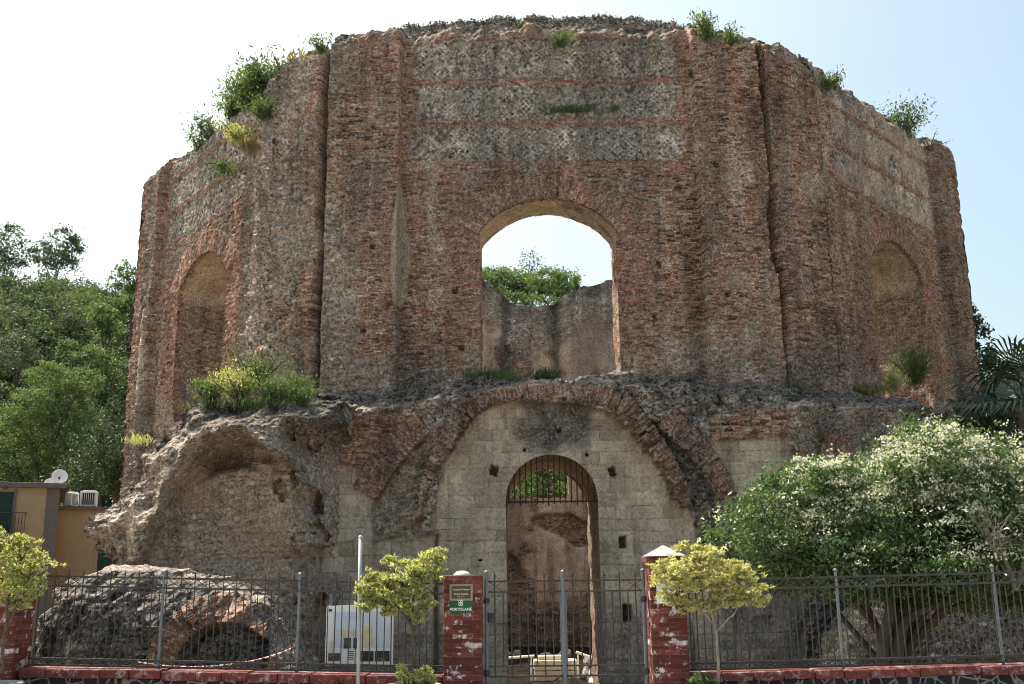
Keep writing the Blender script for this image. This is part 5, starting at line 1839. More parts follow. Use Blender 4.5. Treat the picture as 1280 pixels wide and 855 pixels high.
def small_tree(name, label, x, y, z0, trunk_px, blobs_px, n_tips, size, mat, rp, k=9):
    t = thing(name, label, 'tree' if name.endswith('tree') else 'shrub', (x, y, z0))
    o = np.array([x, y, z0])
    b = MB()
    for path, r0, r1 in trunk_px:
        P_ = [at(a, c, y) - o for a, c in smooth_line(path, 4)]
        for i, p in enumerate(P_):
            p[1] += 0.03 * math.sin(i * 1.7)
        b.tube(P_, list(np.linspace(r0, r1, len(P_))), 7)
    cs = []
    for (a, c, rx, rz) in blobs_px:
        q = at(a, c, y) - o
        cs.append((q, (rx * y / F, min(rx, rz) * 0.95 * y / F, rz * y / F)))
    tips = clump_points(cs, n_tips, 0.20, 0.55, 16)
    for i in range(0, len(tips), max(1, len(tips) // 34)):
        q = tips[i]; base = min((c[0] for c in cs), key=lambda m: np.linalg.norm(m - q)) + np.array([0, 0, -0.1])
        b.tube([base, base * 0.4 + q * 0.6 + np.array([0, 0, -0.03]), q], [0.009, 0.006, 0.003], 5)
    b.build('trunk', M[mat[1]], t, True)
    c, d = rosette_points(tips, k, size)
    V, Q = leaves(c, size, n_dir=d, aspect=0.34, up=0.0)
    mesh_np('crown', V, Q, M[mat[0]], t, smooth=False)
    return t


planter('round terracotta planter with a pale rim under the small leaning tree', at(517, 850, 11.85)[0], 11.85, 0.435, 0.315)
xa = at(517, 845, 11.85)[0]
small_tree('potted_tree', 'small yellow green tree in a planter beside the signed pier', xa, 11.85, 0.40,
           [([(517, 850), (518, 810), (512, 775), (503, 750)], 0.022, 0.012), ([(512, 778), (495, 757), (475, 742)], 0.013, 0.006), ([(510, 770), (520, 740), (532, 715)], 0.014, 0.006)],
           [(483, 744, 30, 24), (505, 722, 34, 24), (530, 708, 24, 17), (470, 735, 18, 16), (516, 752, 20, 20), (522, 775, 9, 9)], 820, 0.066, ('leaf_yellow', 'bark'), None)
small_tree('potted_shrub', 'low tuft of yellow green leaves at the foot of the small leaning tree', xa + 0.02, 11.70, 0.42,
           [([(517, 856), (516, 846)], 0.012, 0.008)], [(517, 846, 24, 11)], 60, 0.085, ('leaf_yellow', 'bark'), None)
planter('round terracotta planter holding the tree with the flat pale crown', at(897, 868, 11.85)[0], 11.85, 0.33, 0.30)
xb_ = at(898, 860, 11.85)[0]
small_tree('potted_tree', 'small tree with a flat pale yellow crown beside the pyramid topped pier', xb_, 11.85, 0.30,
           [([(898, 866), (897, 815), (893, 780), (884, 755)], 0.021, 0.010), ([(894, 792), (908, 776), (920, 764), (925, 748)], 0.014, 0.008),
            ([(892, 780), (878, 764), (862, 748)], 0.012, 0.006)],
           [(870, 712, 42, 30), (850, 735, 30, 26), (905, 728, 36, 26), (935, 745, 24, 18), (882, 750, 34, 16), (872, 692, 20, 12)], 1300, 0.055, ('leaf_pale', 'bark_pale'), None)
small_tree('weed', 'small green weed sprouting beside the trunk of the pale crowned tree', at(880, 856, 11.8)[0], 11.8, 0.33,
           [([(880, 862), (880, 850)], 0.006, 0.003)], [(880, 851, 12, 7)], 22, 0.07, ('leaf_bright', 'bark'), None)
planter('round terracotta planter in front of the red end pier', at(-6, 845, 11.8)[0], 11.8, 0.515, 0.30)
small_tree('potted_shrub', 'dense bright leafy shrub in a planter hiding the end pier', at(8, 838, 11.8)[0], 11.8, 0.48,
           [([(2, 842), (6, 790), (12, 740)], 0.024, 0.012), ([(6, 790), (30, 740)], 0.014, 0.007)],
           [(8, 715, 40, 34), (36, 712, 26, 24), (0, 680, 24, 20), (20, 742, 28, 16), (-28, 715, 34, 34), (28, 690, 16, 14)], 780, 0.062, ('leaf_yellow', 'bark'), None)

# ------------------------------------------------------------------ flowering bush, palm and dark trees on the right
YT = 16.6
bp = [(935, 668, 38, 36), (975, 640, 45, 42), (1020, 600, 38, 28), (1042, 590, 26, 16), (1060, 640, 60, 50), (1120, 620, 60, 52), (1165, 570, 52, 40), (1190, 610, 70, 58),
      (1130, 680, 70, 50), (1060, 690, 60, 40), (985, 690, 45, 32), (1205, 680, 65, 50), (1245, 600, 46, 42), (1265, 660, 55, 60), (1310, 640, 60, 70),
      (960, 712, 40, 18), (1010, 722, 50, 20), (1075, 728, 50, 22), (1140, 735, 50, 24), (1205, 738, 50, 24), (1265, 730, 50, 30), (1100, 705, 60, 26), (1180, 712, 60, 26)]
q0 = at(1090, 800, YT)
bl = [(at(a, b, YT + ((i * 37) % 11 - 5) * 0.12), (rx * YT / F, rx * YT / F * 1.05, rz * YT / F)) for i, (a, b, rx, rz) in enumerate(bp)]
fz = at(1160, 640, YT)
bush = tree('flowering_bush', 'huge rounded evergreen bush dusted with white blossom behind the right railing', (q0[0] + 0.3, YT + 0.3, COURT_Z), bl, 90000, 0.078, M['leaf_gloss'], 0.15, 'bush',
            tight=0.24, shell=0.7, subs=40, up=0.5, flowers=(100000, 0.038, M['leaf_white'], lambda p: (rng.random(len(p)) < 0.12 + 0.88 * sstep(3.6, 6.2, p[:, 0])) & (p[:, 2] > 1.5 + 1.2 * rng.random(len(p)))))
# visible bent trunks under the bush
for i, (path, lab) in enumerate([([(1102, 880), (1104, 800), (1112, 765), (1106, 730), (1085, 718)], 'bent bare trunk under the flowering bush, curving left'),
                                 ([(1118, 880), (1124, 800), (1140, 770), (1185, 752)], 'bent bare trunk under the flowering bush, leaning right')]):
    pts_ = [Vector(at(a, b, YT - 0.5)) for a, b in smooth_line(path, 4)]
    MB().tube([p - Vector((q0[0] + 0.3, YT + 0.3, COURT_Z)) for p in pts_], list(np.linspace(0.11, 0.05, len(pts_))), 8).build('trunk', M['bark'], bush, True)


def bare_shrub(label, base, h, n, seed):
    R_ = random.Random(seed)
    t = thing('bare_shrub', label, 'shrub', base)
    b = MB()
    for k in range(n):
        d = Vector((R_.uniform(-.7, .7), R_.uniform(-.5, .3), 1)).normalized() * h * R_.uniform(.6, 1.05)
        m = d * 0.55 + Vector((R_.uniform(-.1, .1), 0, 0.08))
        b.tube([(0, 0, 0), m * 0.5, m, d], [0.022, 0.017, 0.012, 0.004], 5)
        for j in range(5):
            s_ = m.lerp(d, j / 6)
            b.tube([s_, s_ + Vector((R_.uniform(-.35, .35), R_.uniform(-.3, .1), R_.uniform(.0, .4)))], [0.008, 0.003], 4)
    b.build('branches', M['bark_pale'], t)
    return t


e0 = at(1268, 720, 15.2)
bare_shrub('pale leafless shrub with tangled twigs at the right of the flowering bush', (e0[0], 15.2, e0[2] - 0.2), 1.35, 13, 4)

# fan palm
YP = 26.0
pc = at(1282, 505, YP)
palm = thing('palm_tree', 'dark fan palm with drooping fronds at the right of the ruin', 'palm', (pc[0], YP, COURT_Z))
MB().tube([(0, 0, 0), (0.05, 0, 3), (0, 0, pc[2] - COURT_Z)], [0.32, 0.25, 0.22], 12).build('trunk', M['bark'], palm, True)
R_ = random.Random(3)
for k in range(26):
    az = k * 2.399; el = [0.9, 0.45, 0.0, -0.4, -0.85][k % 5] + R_.uniform(-.12, .12)
    dirv = Vector((math.cos(az) * math.cos(el), math.sin(az) * math.cos(el), math.sin(el)))
    L = 1.05 + 0.25 * R_.random()
    o = Vector((0, 0, pc[2] - COURT_Z))
    hub = o + dirv * L + Vector((0, 0, -0.12))
    side = dirv.cross(Vector((0, 0, 1))).normalized(); upv = side.cross(dirv).normalized()
    b = MB().tube([o, o + dirv * L * 0.5 + Vector((0, 0, 0.03)), hub], [0.022, 0.017, 0.013], 5)
    for j in range(26):
        a = -2.2 + 4.4 * j / 25
        d2 = (dirv * math.cos(a) + side * math.sin(a)).normalized()
        l2 = 1.35 * (0.75 + 0.25 * math.cos(a)) * R_.uniform(.9, 1.05)
        w = upv * 0.012 + d2.cross(upv) * 0.032
        m = hub + d2 * l2 * 0.6 + upv * 0.05
        tip = hub + d2 * l2 + Vector((0, 0, -0.26 * l2))
        b.add([hub, m + w, tip, m - w], [(0, 1, 2, 3)])
    b.build('frond', M['leaf_palm'], palm)

# ------------------------------------------------------------------ plants rooted in the ruin
def on_face(px, py, k, off=-0.1):
    u, z = face_hit(px, py, k)
    O, n, t, hl = FACES[k]
    xy = O + n * off + t * u
    return np.array([xy[0], xy[1], z])


tuft('wall_plant', 'lone leafy sprig on the middle of the ruin top edge', on_face(651, 24, 0, -1.0), 0.42, 90, 0.11, M['leaf_mid'], stems=5)
tuft('wall_plant', 'pale green clump hanging just below the top edge, above the middle window', on_face(703, 54, 0, -0.2), 0.5, 300, 0.085, M['leaf_bright'], stems=7, tall=.6)
tuft('wall_plant', 'bushy green plant on the top edge at the right front corner', on_face(884, 50, 0, -0.1), 0.75, 420, 0.12, M['leaf_bright'], stems=9)
tuft('wall_plant', 'spreading leafy plant trailing right of the bushy corner plant on the top', on_face(915, 56, 0, -0.1), 0.6, 360, 0.10, M['leaf_bright'], stems=8, tall=.4)
tuft('wall_plant', 'little plant on the top edge at the left front corner', on_face(398, 64, -11, -0.3), 0.6, 170, 0.11, M['leaf_mid'], stems=6)
tuft('wall_plant', 'dark plant in the joint high beside the right front pilaster', on_face(866, 92, 0, -0.2), 0.22, 110, 0.08, M['leaf_mid'], stems=5, tall=.4)
tuft('wall_plant', 'green plant high on the right pilaster just below the top', on_face(1035, 112, 11, 0.0), 0.38, 240, 0.10, M['leaf_bright'], stems=7)
tuft('wall_plant', 'thin dark sprig on the top edge of the right face', on_face(1058, 106, 1, -0.4), 0.6, 80, 0.10, M['leaf_dark'], stems=4)
tuft('wall_bush', 'biggest bush on the skyline, growing from the top of the right face', on_face(1146, 168, 1, -0.5), 1.15, 700, 0.13, M['leaf_mid'], stems=12, cat='bush')
tuft('wall_plant', 'wispy twigs on the top corner at the right end', on_face(1172, 184, 1, -0.3), 0.8, 36, 0.10, M['leaf_dark'], stems=6, tall=0.4)
for i, (px, py, r, n, sz, m, lab) in enumerate([
        (312, 116, 1.0, 900, 0.16, 'leaf_mid', 'tallest leafy bush on the sloping top edge of the left face'),
        (292, 128, 0.95, 700, 0.15, 'leaf_bright', 'bright bush below the tallest one on the left top edge'),
        (270, 144, 0.95, 600, 0.15, 'leaf_mid', 'mid sized green bush on the left top edge, third from the corner'),
        (246, 172, 0.75, 300, 0.14, 'leaf_mid', 'small bush low on the left top edge, second from its lower end'),
        (232, 186, 0.65, 200, 0.14, 'leaf_mid', 'lowest small bush on the left top edge'),
        (343, 96, 0.8, 150, 0.13, 'leaf_mid', 'thin upright sapling on the left top edge near the corner')]):
    tuft('wall_bush', lab, on_face(px, py, -1 if px < 338 else -11, -0.5), r, n, sz, M[m], stems=8, cat='bush')
tuft('wall_plant', 'dark green plant on the grey left face under the top bushes', on_face(330, 148, -1, 0.05), 0.8, 620, 0.10, M['leaf_bright'], stems=9, tall=.5)
tuft('wall_plant', 'bright leafy plant on the left face, lower neighbour of the dark one', on_face(300, 176, -1, 0.05), 0.7, 520, 0.10, M['leaf_yellow'], stems=9, tall=.4)
tuft('wall_plant', 'trailing plant hanging down the left face between two brick courses', on_face(283, 205, -1, 0.1), 0.8, 330, 0.09, M['leaf_mid'], stems=7, tall=.1, hang=.6)
grass_tuft('grass_tuft', 'tuft of dry grass on the left face between the green plants', on_face(312, 186, -1, 0.02), (.35, .12, .1), 220, 0.38, M['leaf_dry'])
grass_tuft('grass_tuft', 'flat tuft of olive grass on the upper brick band above the middle window', on_face(712, 134, 0, -0.28), (.75, .10, .06), 420, 0.20, M['leaf_mid'])
grass_tuft('grass_tuft', 'tiny tuft of grass right of the olive one above the middle window', on_face(769, 132, 0, -0.28), (.16, .06, .05), 60, 0.18, M['leaf_mid'])
grass_tuft('grass_tuft', 'yellowish grass on the top edge left of the left front corner', on_face(374, 68, -11, -0.6), (.7, .3, .1), 260, 0.35, M['leaf_dry'])
# dry growth along the broken top
tp = []
for i in range(5200):
    a = rng.uniform(-0.42, 0.40); s_ = rng.random()
    tp.append((a, s_))
tp = np.array(tp)
ii = ((tp[:, 0] + math.pi) / (2 * math.pi) * (len(tt) - 1)).astype(int)
jj = np.clip((0.12 + 0.5 * tp[:, 1]) * NS, 0, NS).astype(int)
g = W3_top[ii, jj] + rng.normal(size=(len(ii), 3)) * [.05, .05, .02] if 'W3_top' in globals() else None
if g is not None:
    V, Q = leaves(g + [0, 0, 0.02], 0.10, aspect=0.4, up=0.7)
    tag(mesh_np('top_growth', V, Q, M['leaf_brown'], None, smooth=False), 'low dark scrub along the broken top of the ruin', 'scrub', kind='stuff')

for px, py, Y, sp_, n, h_, m, lab in [
        (612, 470, 26.0, (.75, .3, .12), 700, 0.15, 'leaf_mid', 'dark green grass on the ledge at the left of the window sill'),
        (680, 472, 25.8, (.40, .25, .12), 520, 0.17, 'leaf_dark', 'dark tuft on the ledge under the middle of the window sill'),
        (640, 474, 25.6, (.5, .2, .08), 300, 0.10, 'leaf_mid', 'low grass between the two dark tufts on the sill ledge'),
        (940, 508, 24.8, (.5, .2, .25), 340, 0.22, 'leaf_dark', 'dark creeping weed on the right part of the rubble ledge'),
        (998, 492, 26.0, (.18, .1, .4), 240, 0.18, 'leaf_mid', 'narrow upright weed at the right end of the brick strip'),
        (1026, 487, 27.0, (.2, .1, .15), 160, 0.2, 'leaf_mid', 'small upright weed on the ledge, right of the narrow one'),
        (1080, 490, 28.0, (.9, .3, .12), 700, 0.22, 'leaf_dry', 'olive grass on the ledge before the right window'),
        (992, 520, 24.6, (.25, .12, .8), 300, 0.16, 'leaf_dark', 'dark ivy streak running down the ledge at the right')]:
    p = at(px, py, Y)
    grass_tuft('ledge_grass', lab, p, sp_, n, h_, M[m], group='grass on the ledge')
p = on_face(1150, 478, 1, -0.15)
tuft('ledge_bush', 'dark feathery bush growing in the right window', p, 1.0, 1500, 0.11, M['leaf_mid'], aspect=0.22, stems=14, cat='bush', tall=1.1)
p = on_face(1122, 487, 1, -0.1)
tuft('ledge_bush', 'small yellow green bush at the left foot of the right window', p, 0.5, 420, 0.10, M['leaf_yellow'], aspect=0.3, stems=9, cat='bush', tall=.7)
# the overgrown top of the broken vault
yv = 22.8
for px, py, Y, r, n, sz, m, lab in [
        (262, 500, 22.5, 0.80, 1100, 0.075, 'leaf_bright', 'yellow green weeds at the left end of the broken vault top'),
        (300, 498, 22.7, 1.05, 1700, 0.075, 'leaf_yellow', 'largest clump of weeds on top of the broken vault'),
        (342, 500, 22.5, 0.85, 1100, 0.075, 'leaf_bright', 'bright green weeds right of the largest clump on the broken vault'),
        (374, 502, 22.5, 0.55, 600, 0.08, 'leaf_bright', 'low green weeds at the right end of the broken vault top'),
        (322, 480, 23.3, 1.15, 1100, 0.08, 'leaf_mid', 'tall green stalks behind the weeds on the broken vault'),
        (368, 488, 24.5, 0.70, 360, 0.10, 'leaf_mid', 'slender sapling behind the weeds, beside the left pilaster')]:
    p = at(px, py + 6, Y)
    tuft('vault_weeds', lab, p, r * 0.8, n, sz, M[m], aspect=0.32, stems=16, cat='weeds', group='weeds on the broken vault', tall=0.8)
grass_tuft('grass_tuft', 'fringe of yellow grass hanging over the edge of the broken vault', at(312, 508, 22.5), (1.3, .5, .12), 1300, 0.13, M['leaf_bright'])
grass_tuft('grass_tuft', 'small green tuft on the shoulder of the broken vault, by the brick corner', at(172, 552, 23.4), (.3, .3, .1), 200, 0.14, M['leaf_yellow'])

# ------------------------------------------------------------------ inside the ruin: marble, barrier, grating
def stone(name, label, c, parts, mat='marble'):
    t = thing(name, label, 'stone', c)
    for nm, off, d, rz in parts:
        MB().box(off, d, rz).build(nm, M[mat], t, bevel=0.03)
    return t


q = at(694, 832, 37.0)
stone('marble_block', 'large carved marble block in two tiers inside the ruin', (q[0], 37.0, COURT_Z + 0.02),
      [('base', (0, 0, 0.19), (1.46, 0.8, 0.36), 0.0), ('upper_slab', (0, 0.02, 0.56), (1.52, 0.85, 0.34), 0.01), ('broken_top', (-0.1, 0, 0.80), (1.05, 0.5, 0.14), 0.05)])
q = at(748, 834, 35.6)


def boulder(name, label, c, rad, mat, seed, cat='stone', squash=0.7, group=None):
    n = 14
    V, Fs = [], []
    for i in range(n + 1):
        for j in range(2 * n):
            a, b = math.pi * i / n, math.pi * j / n
            d = np.array([math.sin(a) * math.cos(b), math.sin(a) * math.sin(b), math.cos(a)])
            # flattened facets
            w = 1 + 0.30 * float(fbm(np.array([d[0] * 1.6]), np.array([d[1] * 1.6]), np.array([d[2] * 1.6]), seed=seed)[0])
            V.append(tuple(np.array(rad) * d * w))
    for i in range(n):
        for j in range(2 * n):
            Fs.append((i * 2 * n + j, i * 2 * n + (j + 1) % (2 * n), (i + 1) * 2 * n + (j + 1) % (2 * n), (i + 1) * 2 * n + j))
    o = MB().add(V, Fs).build(name, M[mat], None, False)
    o.location = (c[0], c[1], c[2] + rad[2] * 0.7)
    return tag(o, label, cat, group)


boulder('marble_fragment', 'white marble fragment lying at the right of the doorway floor', (q[0], 35.6, COURT_Z), (0.34, 0.25, 0.17), 'marble', 21)
q = at(739, 829, 36.2)
boulder('marble_fragment', 'leaning pale fragment beside the white barrier pole', (q[0], 36.2, COURT_Z), (0.14, 0.14, 0.3), 'marble', 22)
q = at(690, 845, 32.2)
boulder('marble_fragment', 'pinkish broken stone on the grass in front of the marble block', (q[0], 32.2, COURT_Z + 0.05), (0.30, 0.24, 0.17), 'marble', 23)
for i in range(16):
    x_ = rng.uniform(-1.6, 3.8); y_ = rng.uniform(35.6, 49)
    boulder('rubble_stone', 'dark loose stone scattered on the floor inside the ruin', (x_, y_, COURT_Z), tuple(rng.uniform(.1, .28, 3)), 'capstone', 30 + i, group='stones on the ruin floor')


def barrier(label, a, b, Y):
    A, B = at(*a, Y), at(*b, Y)
    o = np.array([A[0], Y, COURT_Z])
    t = thing('barrier_pole', label, 'barrier', tuple(o))
    MB().tube([A - o, B - o], 0.045, 8).build('rail', M['white_rail'], t)
    for s_ in (0.06, 0.9):
        p = A + (B - A) * s_
        MB().tube([(p[0] - o[0], 0, 0), (p[0] - o[0], 0, p[2] - o[2])], 0.03, 6).build('post', M['white_rail'], t)


barrier('white barrier rail left of the marble block', (628, 823), (668, 820), 36.6)
barrier('white barrier rail sloping down at the right of the marble block', (720, 815), (758, 829), 36.4)
gA, gB = at(652, 768, 50.5), at(722, 806, 50.5)
gt = thing('iron_grating', 'dark iron grating against the far wall behind the marble block', 'grating', ((gA[0] + gB[0]) / 2, 50.5, COURT_Z))
gw, gh = gB[0] - gA[0], gA[2] - COURT_Z
MB().box((0, 0, gh - 0.03), (gw, 0.06, 0.06)).box((0, 0, 0.5), (gw - 0.02, 0.05, 0.05)).build('rail', M['iron'], gt)
for i in range(22):
    MB().box((-gw / 2 + gw * i / 21, 0, gh / 2), (0.03, 0.035, gh)).build('bar', M['iron'], gt)

# ------------------------------------------------------------------ ochre house on the left
YH = 37.0
hr = at(66, 700, YH)[0]; htop = at(40, 607, YH)[2]
HROT = math.radians(24)
house = thing('ochre_house', 'flat roofed ochre house with green shutters left of the ruin', 'house', (hr, YH, COURT_Z), rz=HROT)
ho = np.array([hr, YH, COURT_Z])


def hworld(x, y):
    return hr + x * math.cos(HROT) - y * math.sin(HROT), YH + x * math.sin(HROT) + y * math.cos(HROT)




def hbox(nm, x0, x1, y0, y1, z0, z1, mat, parent=house, bevel=0.0):
    return MB().box(((x0 + x1) / 2 - ho[0], (y0 + y1) / 2 - ho[1], (z0 + z1) / 2 - ho[2]), (x1 - x0, y1 - y0, z1 - z0)).build(nm, mat, parent, bevel=bevel)


hbox('wall', hr - 12, hr, YH, YH + 7, COURT_Z - .1, htop - 0.12, M['ochre'])
roof = hbox('roof', hr - 12.3, hr + 0.26, YH - 0.22, YH + 7.2, htop - 0.118, htop + 0.06, M['greystone'], bevel=0.02)
hbox('corner_strip', hr - 0.40, hr + 0.03, YH - 0.035, YH + 0.4, COURT_Z - .05, htop - 0.12, M['greystone'])
z_a, z_b = at(10, 617, YH)[2], at(10, 668, YH)[2]
x_b = at(21, 640, YH)[0]
sh = hbox('window', x_b - 0.95, x_b, YH - 0.05, YH + 0.02, z_b, z_a, M['shutter'])
hbox('surround', x_b + 0.002, x_b + 0.09, YH - 0.06, YH + 0.02, z_b, z_a + 0.1, M['greystone'], sh)
for i in range(15):
    z = z_b + (z_a - z_b) * (i + 0.5) / 15
    hbox('slat', x_b - 0.42, x_b - 0.05, YH - 0.072, YH - 0.052, z - 0.02, z + 0.015, M['shutter'], sh)
bal = hbox('balcony', x_b - 1.1, x_b + 0.48, YH - 0.5, YH - 0.002, z_b - 0.07, z_b, M['greystone'])
rb = MB()
for i in range(16):
    x = x_b - 1.08 + 1.54 * i / 15
    rb.tube([(x - ho[0], YH - 0.46 - ho[1], z_b - ho[2]), (x - ho[0], YH - 0.46 - ho[1], z_b + 0.72 - ho[2])], 0.011, 5)
rb.tube([(x_b - 1.1 - ho[0], YH - 0.46 - ho[1], z_b + 0.72 - ho[2]), (x_b + 0.47 - ho[0], YH - 0.46 - ho[1], z_b + 0.72 - ho[2]), (x_b + 0.47 - ho[0], YH - ho[1], z_b + 0.72 - ho[2])], 0.016, 6)
rb.build('railing', M['iron'], bal)
YG = 38.6
gx1 = hr + 3.2; gtop = at(90, 634, YG)[2]
hbox('wall', hr + 0.003, gx1, YG, YG + 5, COURT_Z - .1, gtop - 0.10, M['ochre'])
hbox('roof', hr + 0.003, gx1 + 0.15, YG - 0.15, YG + 5.1, gtop - 0.098, gtop + 0.03, M['greystone'])
dA, dB = np.array([hr + 1.55, 0, at(93, 690, 39.5)[2]]), np.array([hr + 2.5, 0, 0])
dr = hbox('door', dA[0], dB[0], YG - 0.05, YG + 0.02, COURT_Z, dA[2], M['shutter'])
hbox('surround', dA[0] - 0.09, dA[0] - 0.002, YG - 0.06, YG + 0.02, COURT_Z, dA[2] + .08, M['ochre'], dr)
vt = at(14, 611, YH)
MB().lathe((vt[0] - ho[0], YH - 0.01 - ho[1], vt[2] - ho[2]), [(0.10, 0), (0.10, 0.02), (0.06, 0.022), (0.001, 0.012)], 14, 'Y').build('vent', M['greystone'], house)


def ac_unit(label, lx, ly, w, h, dpt, rz):
    c = hworld(lx, ly)
    t = thing('air_conditioner', label, 'air conditioner', (c[0], c[1], gtop + 0.03), rz=rz + HROT)
    MB().box((0, 0, h / 2 + 0.05), (w, dpt, h)).build('casing', M['white'], t, bevel=0.02)
    MB().box((0, -dpt / 2 - 0.002, h / 2 + 0.04), (w * 0.78, 0.012, h * 0.78)).build('grille', M['dark'], t)
    gb_ = MB()
    for i in range(7):
        gb_.box((-w * .36 + w * .72 * i / 6, -dpt / 2 - 0.012, h / 2 + 0.04), (0.014, 0.008, h * 0.76))
    gb_.build('grille_bars', M['white'], t)
    for s_ in (-1, 1):
        MB().box((s_ * w * 0.35, 0, 0.025), (0.05, dpt * 0.9, 0.05)).build('foot', M['iron'], t)
    MB().box((0, 0, h + 0.065), (w * 0.7, dpt * 0.7, 0.03)).build('lid', M['white'], t)


ac_unit('white air conditioner with a dark grille facing the street on the flat roof', 1.08, 2.1, 0.62, 0.58, 0.4, -0.15)
ac_unit('white air conditioner turned sideways beside the tall roof edge', 0.46, 2.15, 0.5, 0.52, 0.3, 1.0)


def dish(label, lx, ly, py, r, tilt):
    cx, cy = hworld(lx, ly)
    c = at(66, py, cy)
    t = thing('satellite_dish', label, 'satellite dish', (cx, cy, htop + 0.06))
    z = c[2] - htop - 0.06
    prof = [(r * k / 8, 0.22 * r * (k / 8) ** 2) for k in range(1, 9)] + [(r * 0.985, 0.22 * r - 0.012)] + [(r * k / 8, 0.22 * r * (k / 8) ** 2 - 0.012) for k in range(7, 0, -1)]
    d = MB().lathe((0, 0, 0), prof, 22).build('reflector', M['white'], t, True)
    d.location = (0, -0.12, z); d.rotation_euler = (math.radians(68), 0, tilt)
    MB().tube([(0, 0.05, 0), (0, 0.03, z), (0, -0.1, z)], 0.02, 6).build('mast', M['galv'], t)
    a = MB().tube([(0, 0, -r * 0.8), (0, r * 0.35, -r * 0.2)], 0.012, 5).box((0, r * 0.4, -r * 0.15), (0.06, 0.06, 0.07)).build('receiver_arm', M['iron'], t)
    a.location = (0, -0.25, z)


dish('larger white satellite dish raised on a mast at the roof corner', 0.02, 0.5, 597, 0.29, 0.5)
dish('smaller white satellite dish low on the roof beside the larger one', -0.30, 0.8, 605, 0.20, 0.3)

# ------------------------------------------------------------------ trees beyond: single trees, then the wood as one mass
def hz(x, y):
    return float(hill_z(np.array([x]), np.array([y]))[0])


def px_tree(name, label, Y, blobs, n, size, mat, tr=0.2, group=None, **kw):
    bl = []
    for i, b in enumerate(blobs):
        a, c, rx, rz = b
        yy = Y + ((i * 5) % 7 - 3) * rx * Y / F * 0.25
        bl.append((at(a, c, yy), (rx * Y / F, rx * Y / F, rz * Y / F)))
    x = np.mean([b[0][0] for b in bl])
    return tree(name, label, (x, Y, hz(x, Y) if Y > 49 else COURT_Z), bl, n, size, M[mat], tr, group=group, **kw)


px_tree('hill_tree', 'dark round tree on the skyline at the left picture edge', 112, [(8, 300, 22, 20), (0, 322, 24, 20), (16, 330, 18, 16)], 3600, 0.30, 'leaf_dark', 0.25, tight=.25)
px_tree('hill_tree', 'dark tree with two tops on the skyline, second from the left edge', 112, [(76, 302, 20, 18), (54, 318, 18, 14), (88, 314, 16, 18), (70, 328, 28, 14)], 4200, 0.30, 'leaf_dark', 0.25, tight=.25)
px_tree('hill_tree', 'bright green tree high on the slope beside the ruin wall', 84, [(158, 350, 17, 19), (172, 372, 16, 18)], 2400, 0.26, 'leaf_bright', 0.2)
px_tree('hill_tree', 'bright tree half way up the slope under the higher bright one', 78, [(128, 394, 15, 16), (140, 412, 14, 13)], 2200, 0.25, 'leaf_bright', 0.2)
px_tree('hill_tree', 'broad yellow green tree above the lit broadleaf tree', 66, [(112, 448, 22, 17), (148, 462, 20, 20), (86, 440, 15, 13)], 4200, 0.22, 'leaf_mid', 0.22)
px_tree('broadleaf_tree', 'large lit broadleaf tree standing right behind the ochre house', 54, [(36, 512, 30, 26), (84, 500, 28, 28), (62, 545, 32, 24), (12, 540, 24, 26), (58, 468, 24, 18), (104, 478, 22, 18), (20, 582, 28, 24), (84, 575, 28, 22), (112, 530, 20, 24)], 26000, 0.14, 'leaf_bright', 0.3, shell=.5, subs=60, tight=.16)
px_tree('hill_tree', 'grey green olive tree on the slope at the left edge', 72, [(14, 440, 26, 26), (34, 458, 16, 18)], 2400, 0.22, 'leaf_olive', 0.2)
px_tree('evergreen_tree', 'dark evergreen tree against the brick corner of the ruin', 48, [(140, 560, 28, 36), (152, 520, 22, 26), (124, 590, 30, 26), (156, 595, 24, 24), (160, 480, 14, 22)], 8000, 0.15, 'leaf_dark', 0.2)
px_tree('evergreen_tree', 'dark shadowed tree behind the satellite dishes', 50, [(86, 598, 26, 24), (108, 612, 24, 22), (110, 560, 18, 26)], 4200, 0.16, 'leaf_dark', 0.2)
# seen through the openings
px_tree('window_tree', 'leafy green trees framed at the left of the middle window', 88, [(612, 352, 26, 17), (645, 354, 22, 18), (600, 350, 20, 16), (628, 350, 18, 14), (660, 358, 20, 16)], 7000, 0.24, 'leaf_bright', 0.2)
px_tree('window_tree', 'dark bush behind the dip of the far wall, seen in the middle window', 70, [(645, 364, 16, 14), (632, 360, 10, 10)], 1800, 0.20, 'leaf_dark', 0.15)
px_tree('window_tree', 'bright green tree framed at the right of the middle window', 84, [(690, 354, 22, 18), (706, 352, 18, 16), (672, 360, 18, 16), (716, 362, 12, 12)], 6000, 0.24, 'leaf_bright', 0.2)
px_tree('window_tree', 'thin airy tree rising above the others in the middle window', 100, [(663, 326, 14, 13), (668, 336, 10, 9)], 330, 0.26, 'leaf_olive', 0.14, tight=.3)
px_tree('window_tree', 'dark undergrowth filling the dip of the far wall, seen in the middle window', 62, [(628, 372, 12, 12), (648, 380, 14, 14), (668, 382, 16, 14), (690, 384, 14, 12)], 3600, 0.16, 'leaf_mid', 0.12)
px_tree('window_tree', 'small dark round bush right of the bright tree in the middle window', 66, [(700, 370, 9, 7)], 900, 0.15, 'leaf_dark', 0.1)
px_tree('courtyard_tree', 'glossy green tree seen through the head of the doorway', 61, [(668, 600, 24, 26), (700, 596, 26, 26), (722, 608, 18, 22), (690, 625, 36, 18), (645, 612, 20, 24)], 7000, 0.24, 'leaf_mid', 0.25)
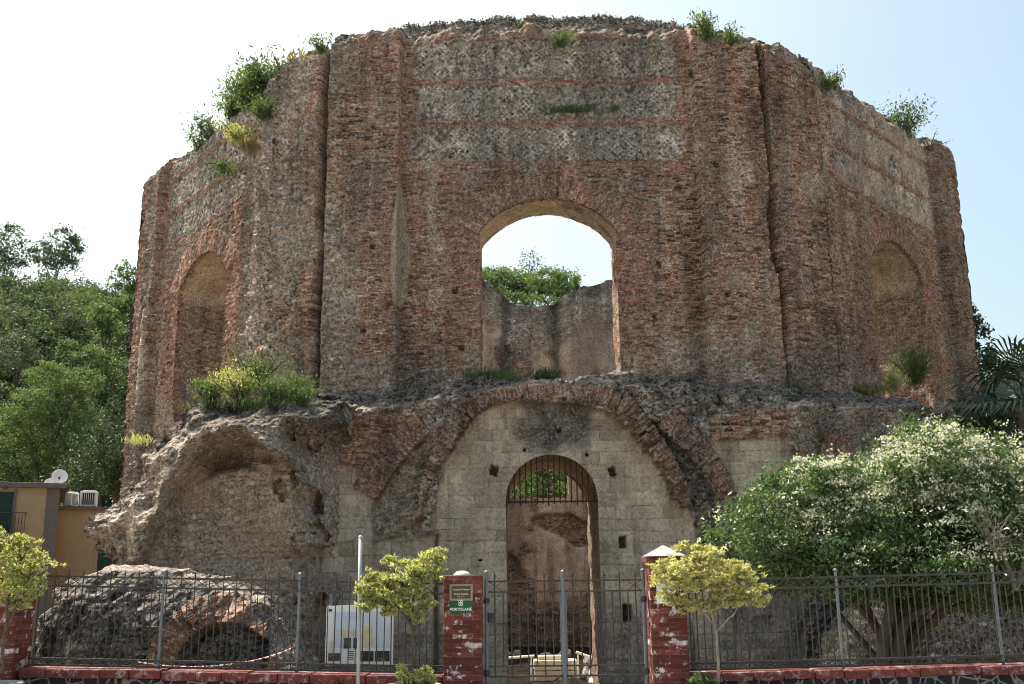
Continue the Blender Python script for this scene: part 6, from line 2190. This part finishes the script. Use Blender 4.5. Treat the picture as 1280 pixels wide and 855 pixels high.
# right of the ruin
px_tree('evergreen_tree', 'dark column shaped tree touching the right edge of the ruin', 37, [(1218, 432, 20, 36), (1230, 470, 22, 40), (1226, 520, 24, 40), (1211, 402, 12, 20)], 7000, 0.15, 'leaf_dark', 0.2)
px_tree('evergreen_tree', 'dark tree behind the fan palm', 30, [(1240, 520, 34, 40), (1275, 545, 36, 40), (1230, 560, 30, 34)], 6000, 0.15, 'leaf_dark', 0.2)
px_tree('hill_tree', 'pale green distant tree showing above the fan palm', 52, [(1250, 452, 18, 14), (1278, 448, 20, 16), (1264, 480, 30, 26), (1290, 500, 34, 30), (1262, 530, 36, 34)], 5000, 0.2, 'leaf_olive', 0.2)

# the wood: one mass
NWOOD = 1300
pts_all, sizes = [], []
cnt = 0
while cnt < NWOOD:
    if cnt < 840:
        a = math.radians(rng.uniform(-35, -14)); dd_ = 54 + 66 * rng.random() ** 0.8
    elif cnt < 1100:
        a = math.radians(rng.uniform(-14, 24)); dd_ = 66 + 56 * rng.random()
    else:
        a = math.radians(rng.uniform(18, 52)); dd_ = 62 + 56 * rng.random()
    x, y = dd_ * math.sin(a), dd_ * math.cos(a)
    if y < 51:
        continue
    r_ = rng.uniform(0.7, 1.6)
    pts_all.append((x, y, hz(x, y) + r_ * 0.9, r_, rng.random()))
    cnt += 1
for nm, lo, hi, mt in (('wood', 0, 0.55, 'leaf_dark'), ('wood_light', 0.55, 0.8, 'leaf_mid'), ('wood_grey', 0.8, 1.01, 'leaf_olive')):
    acc = []
    for x, y, z, r_, c in pts_all:
        if lo <= c < hi:
            n_ = int(1000 * (r_ / 2) ** 1.4)
            acc.append(clump_points([((x, y, z), (r_, r_, r_ * rng.uniform(.75, 1.15)))], n_, 0.26, 0.6, 16))
    V, Q = leaves(np.concatenate(acc), 0.23, aspect=0.6, up=0.2)
    tag(mesh_np({'wood': 'forest', 'wood_light': 'forest', 'wood_grey': 'forest'}[nm], V, Q, M[mt], None, smooth=False), kind='stuff',
        label={'wood': 'dark evergreen part of the wood covering the hill', 'wood_light': 'lighter green part of the wood covering the hill', 'wood_grey': 'grey green part of the wood covering the hill'}[nm], cat='wood')
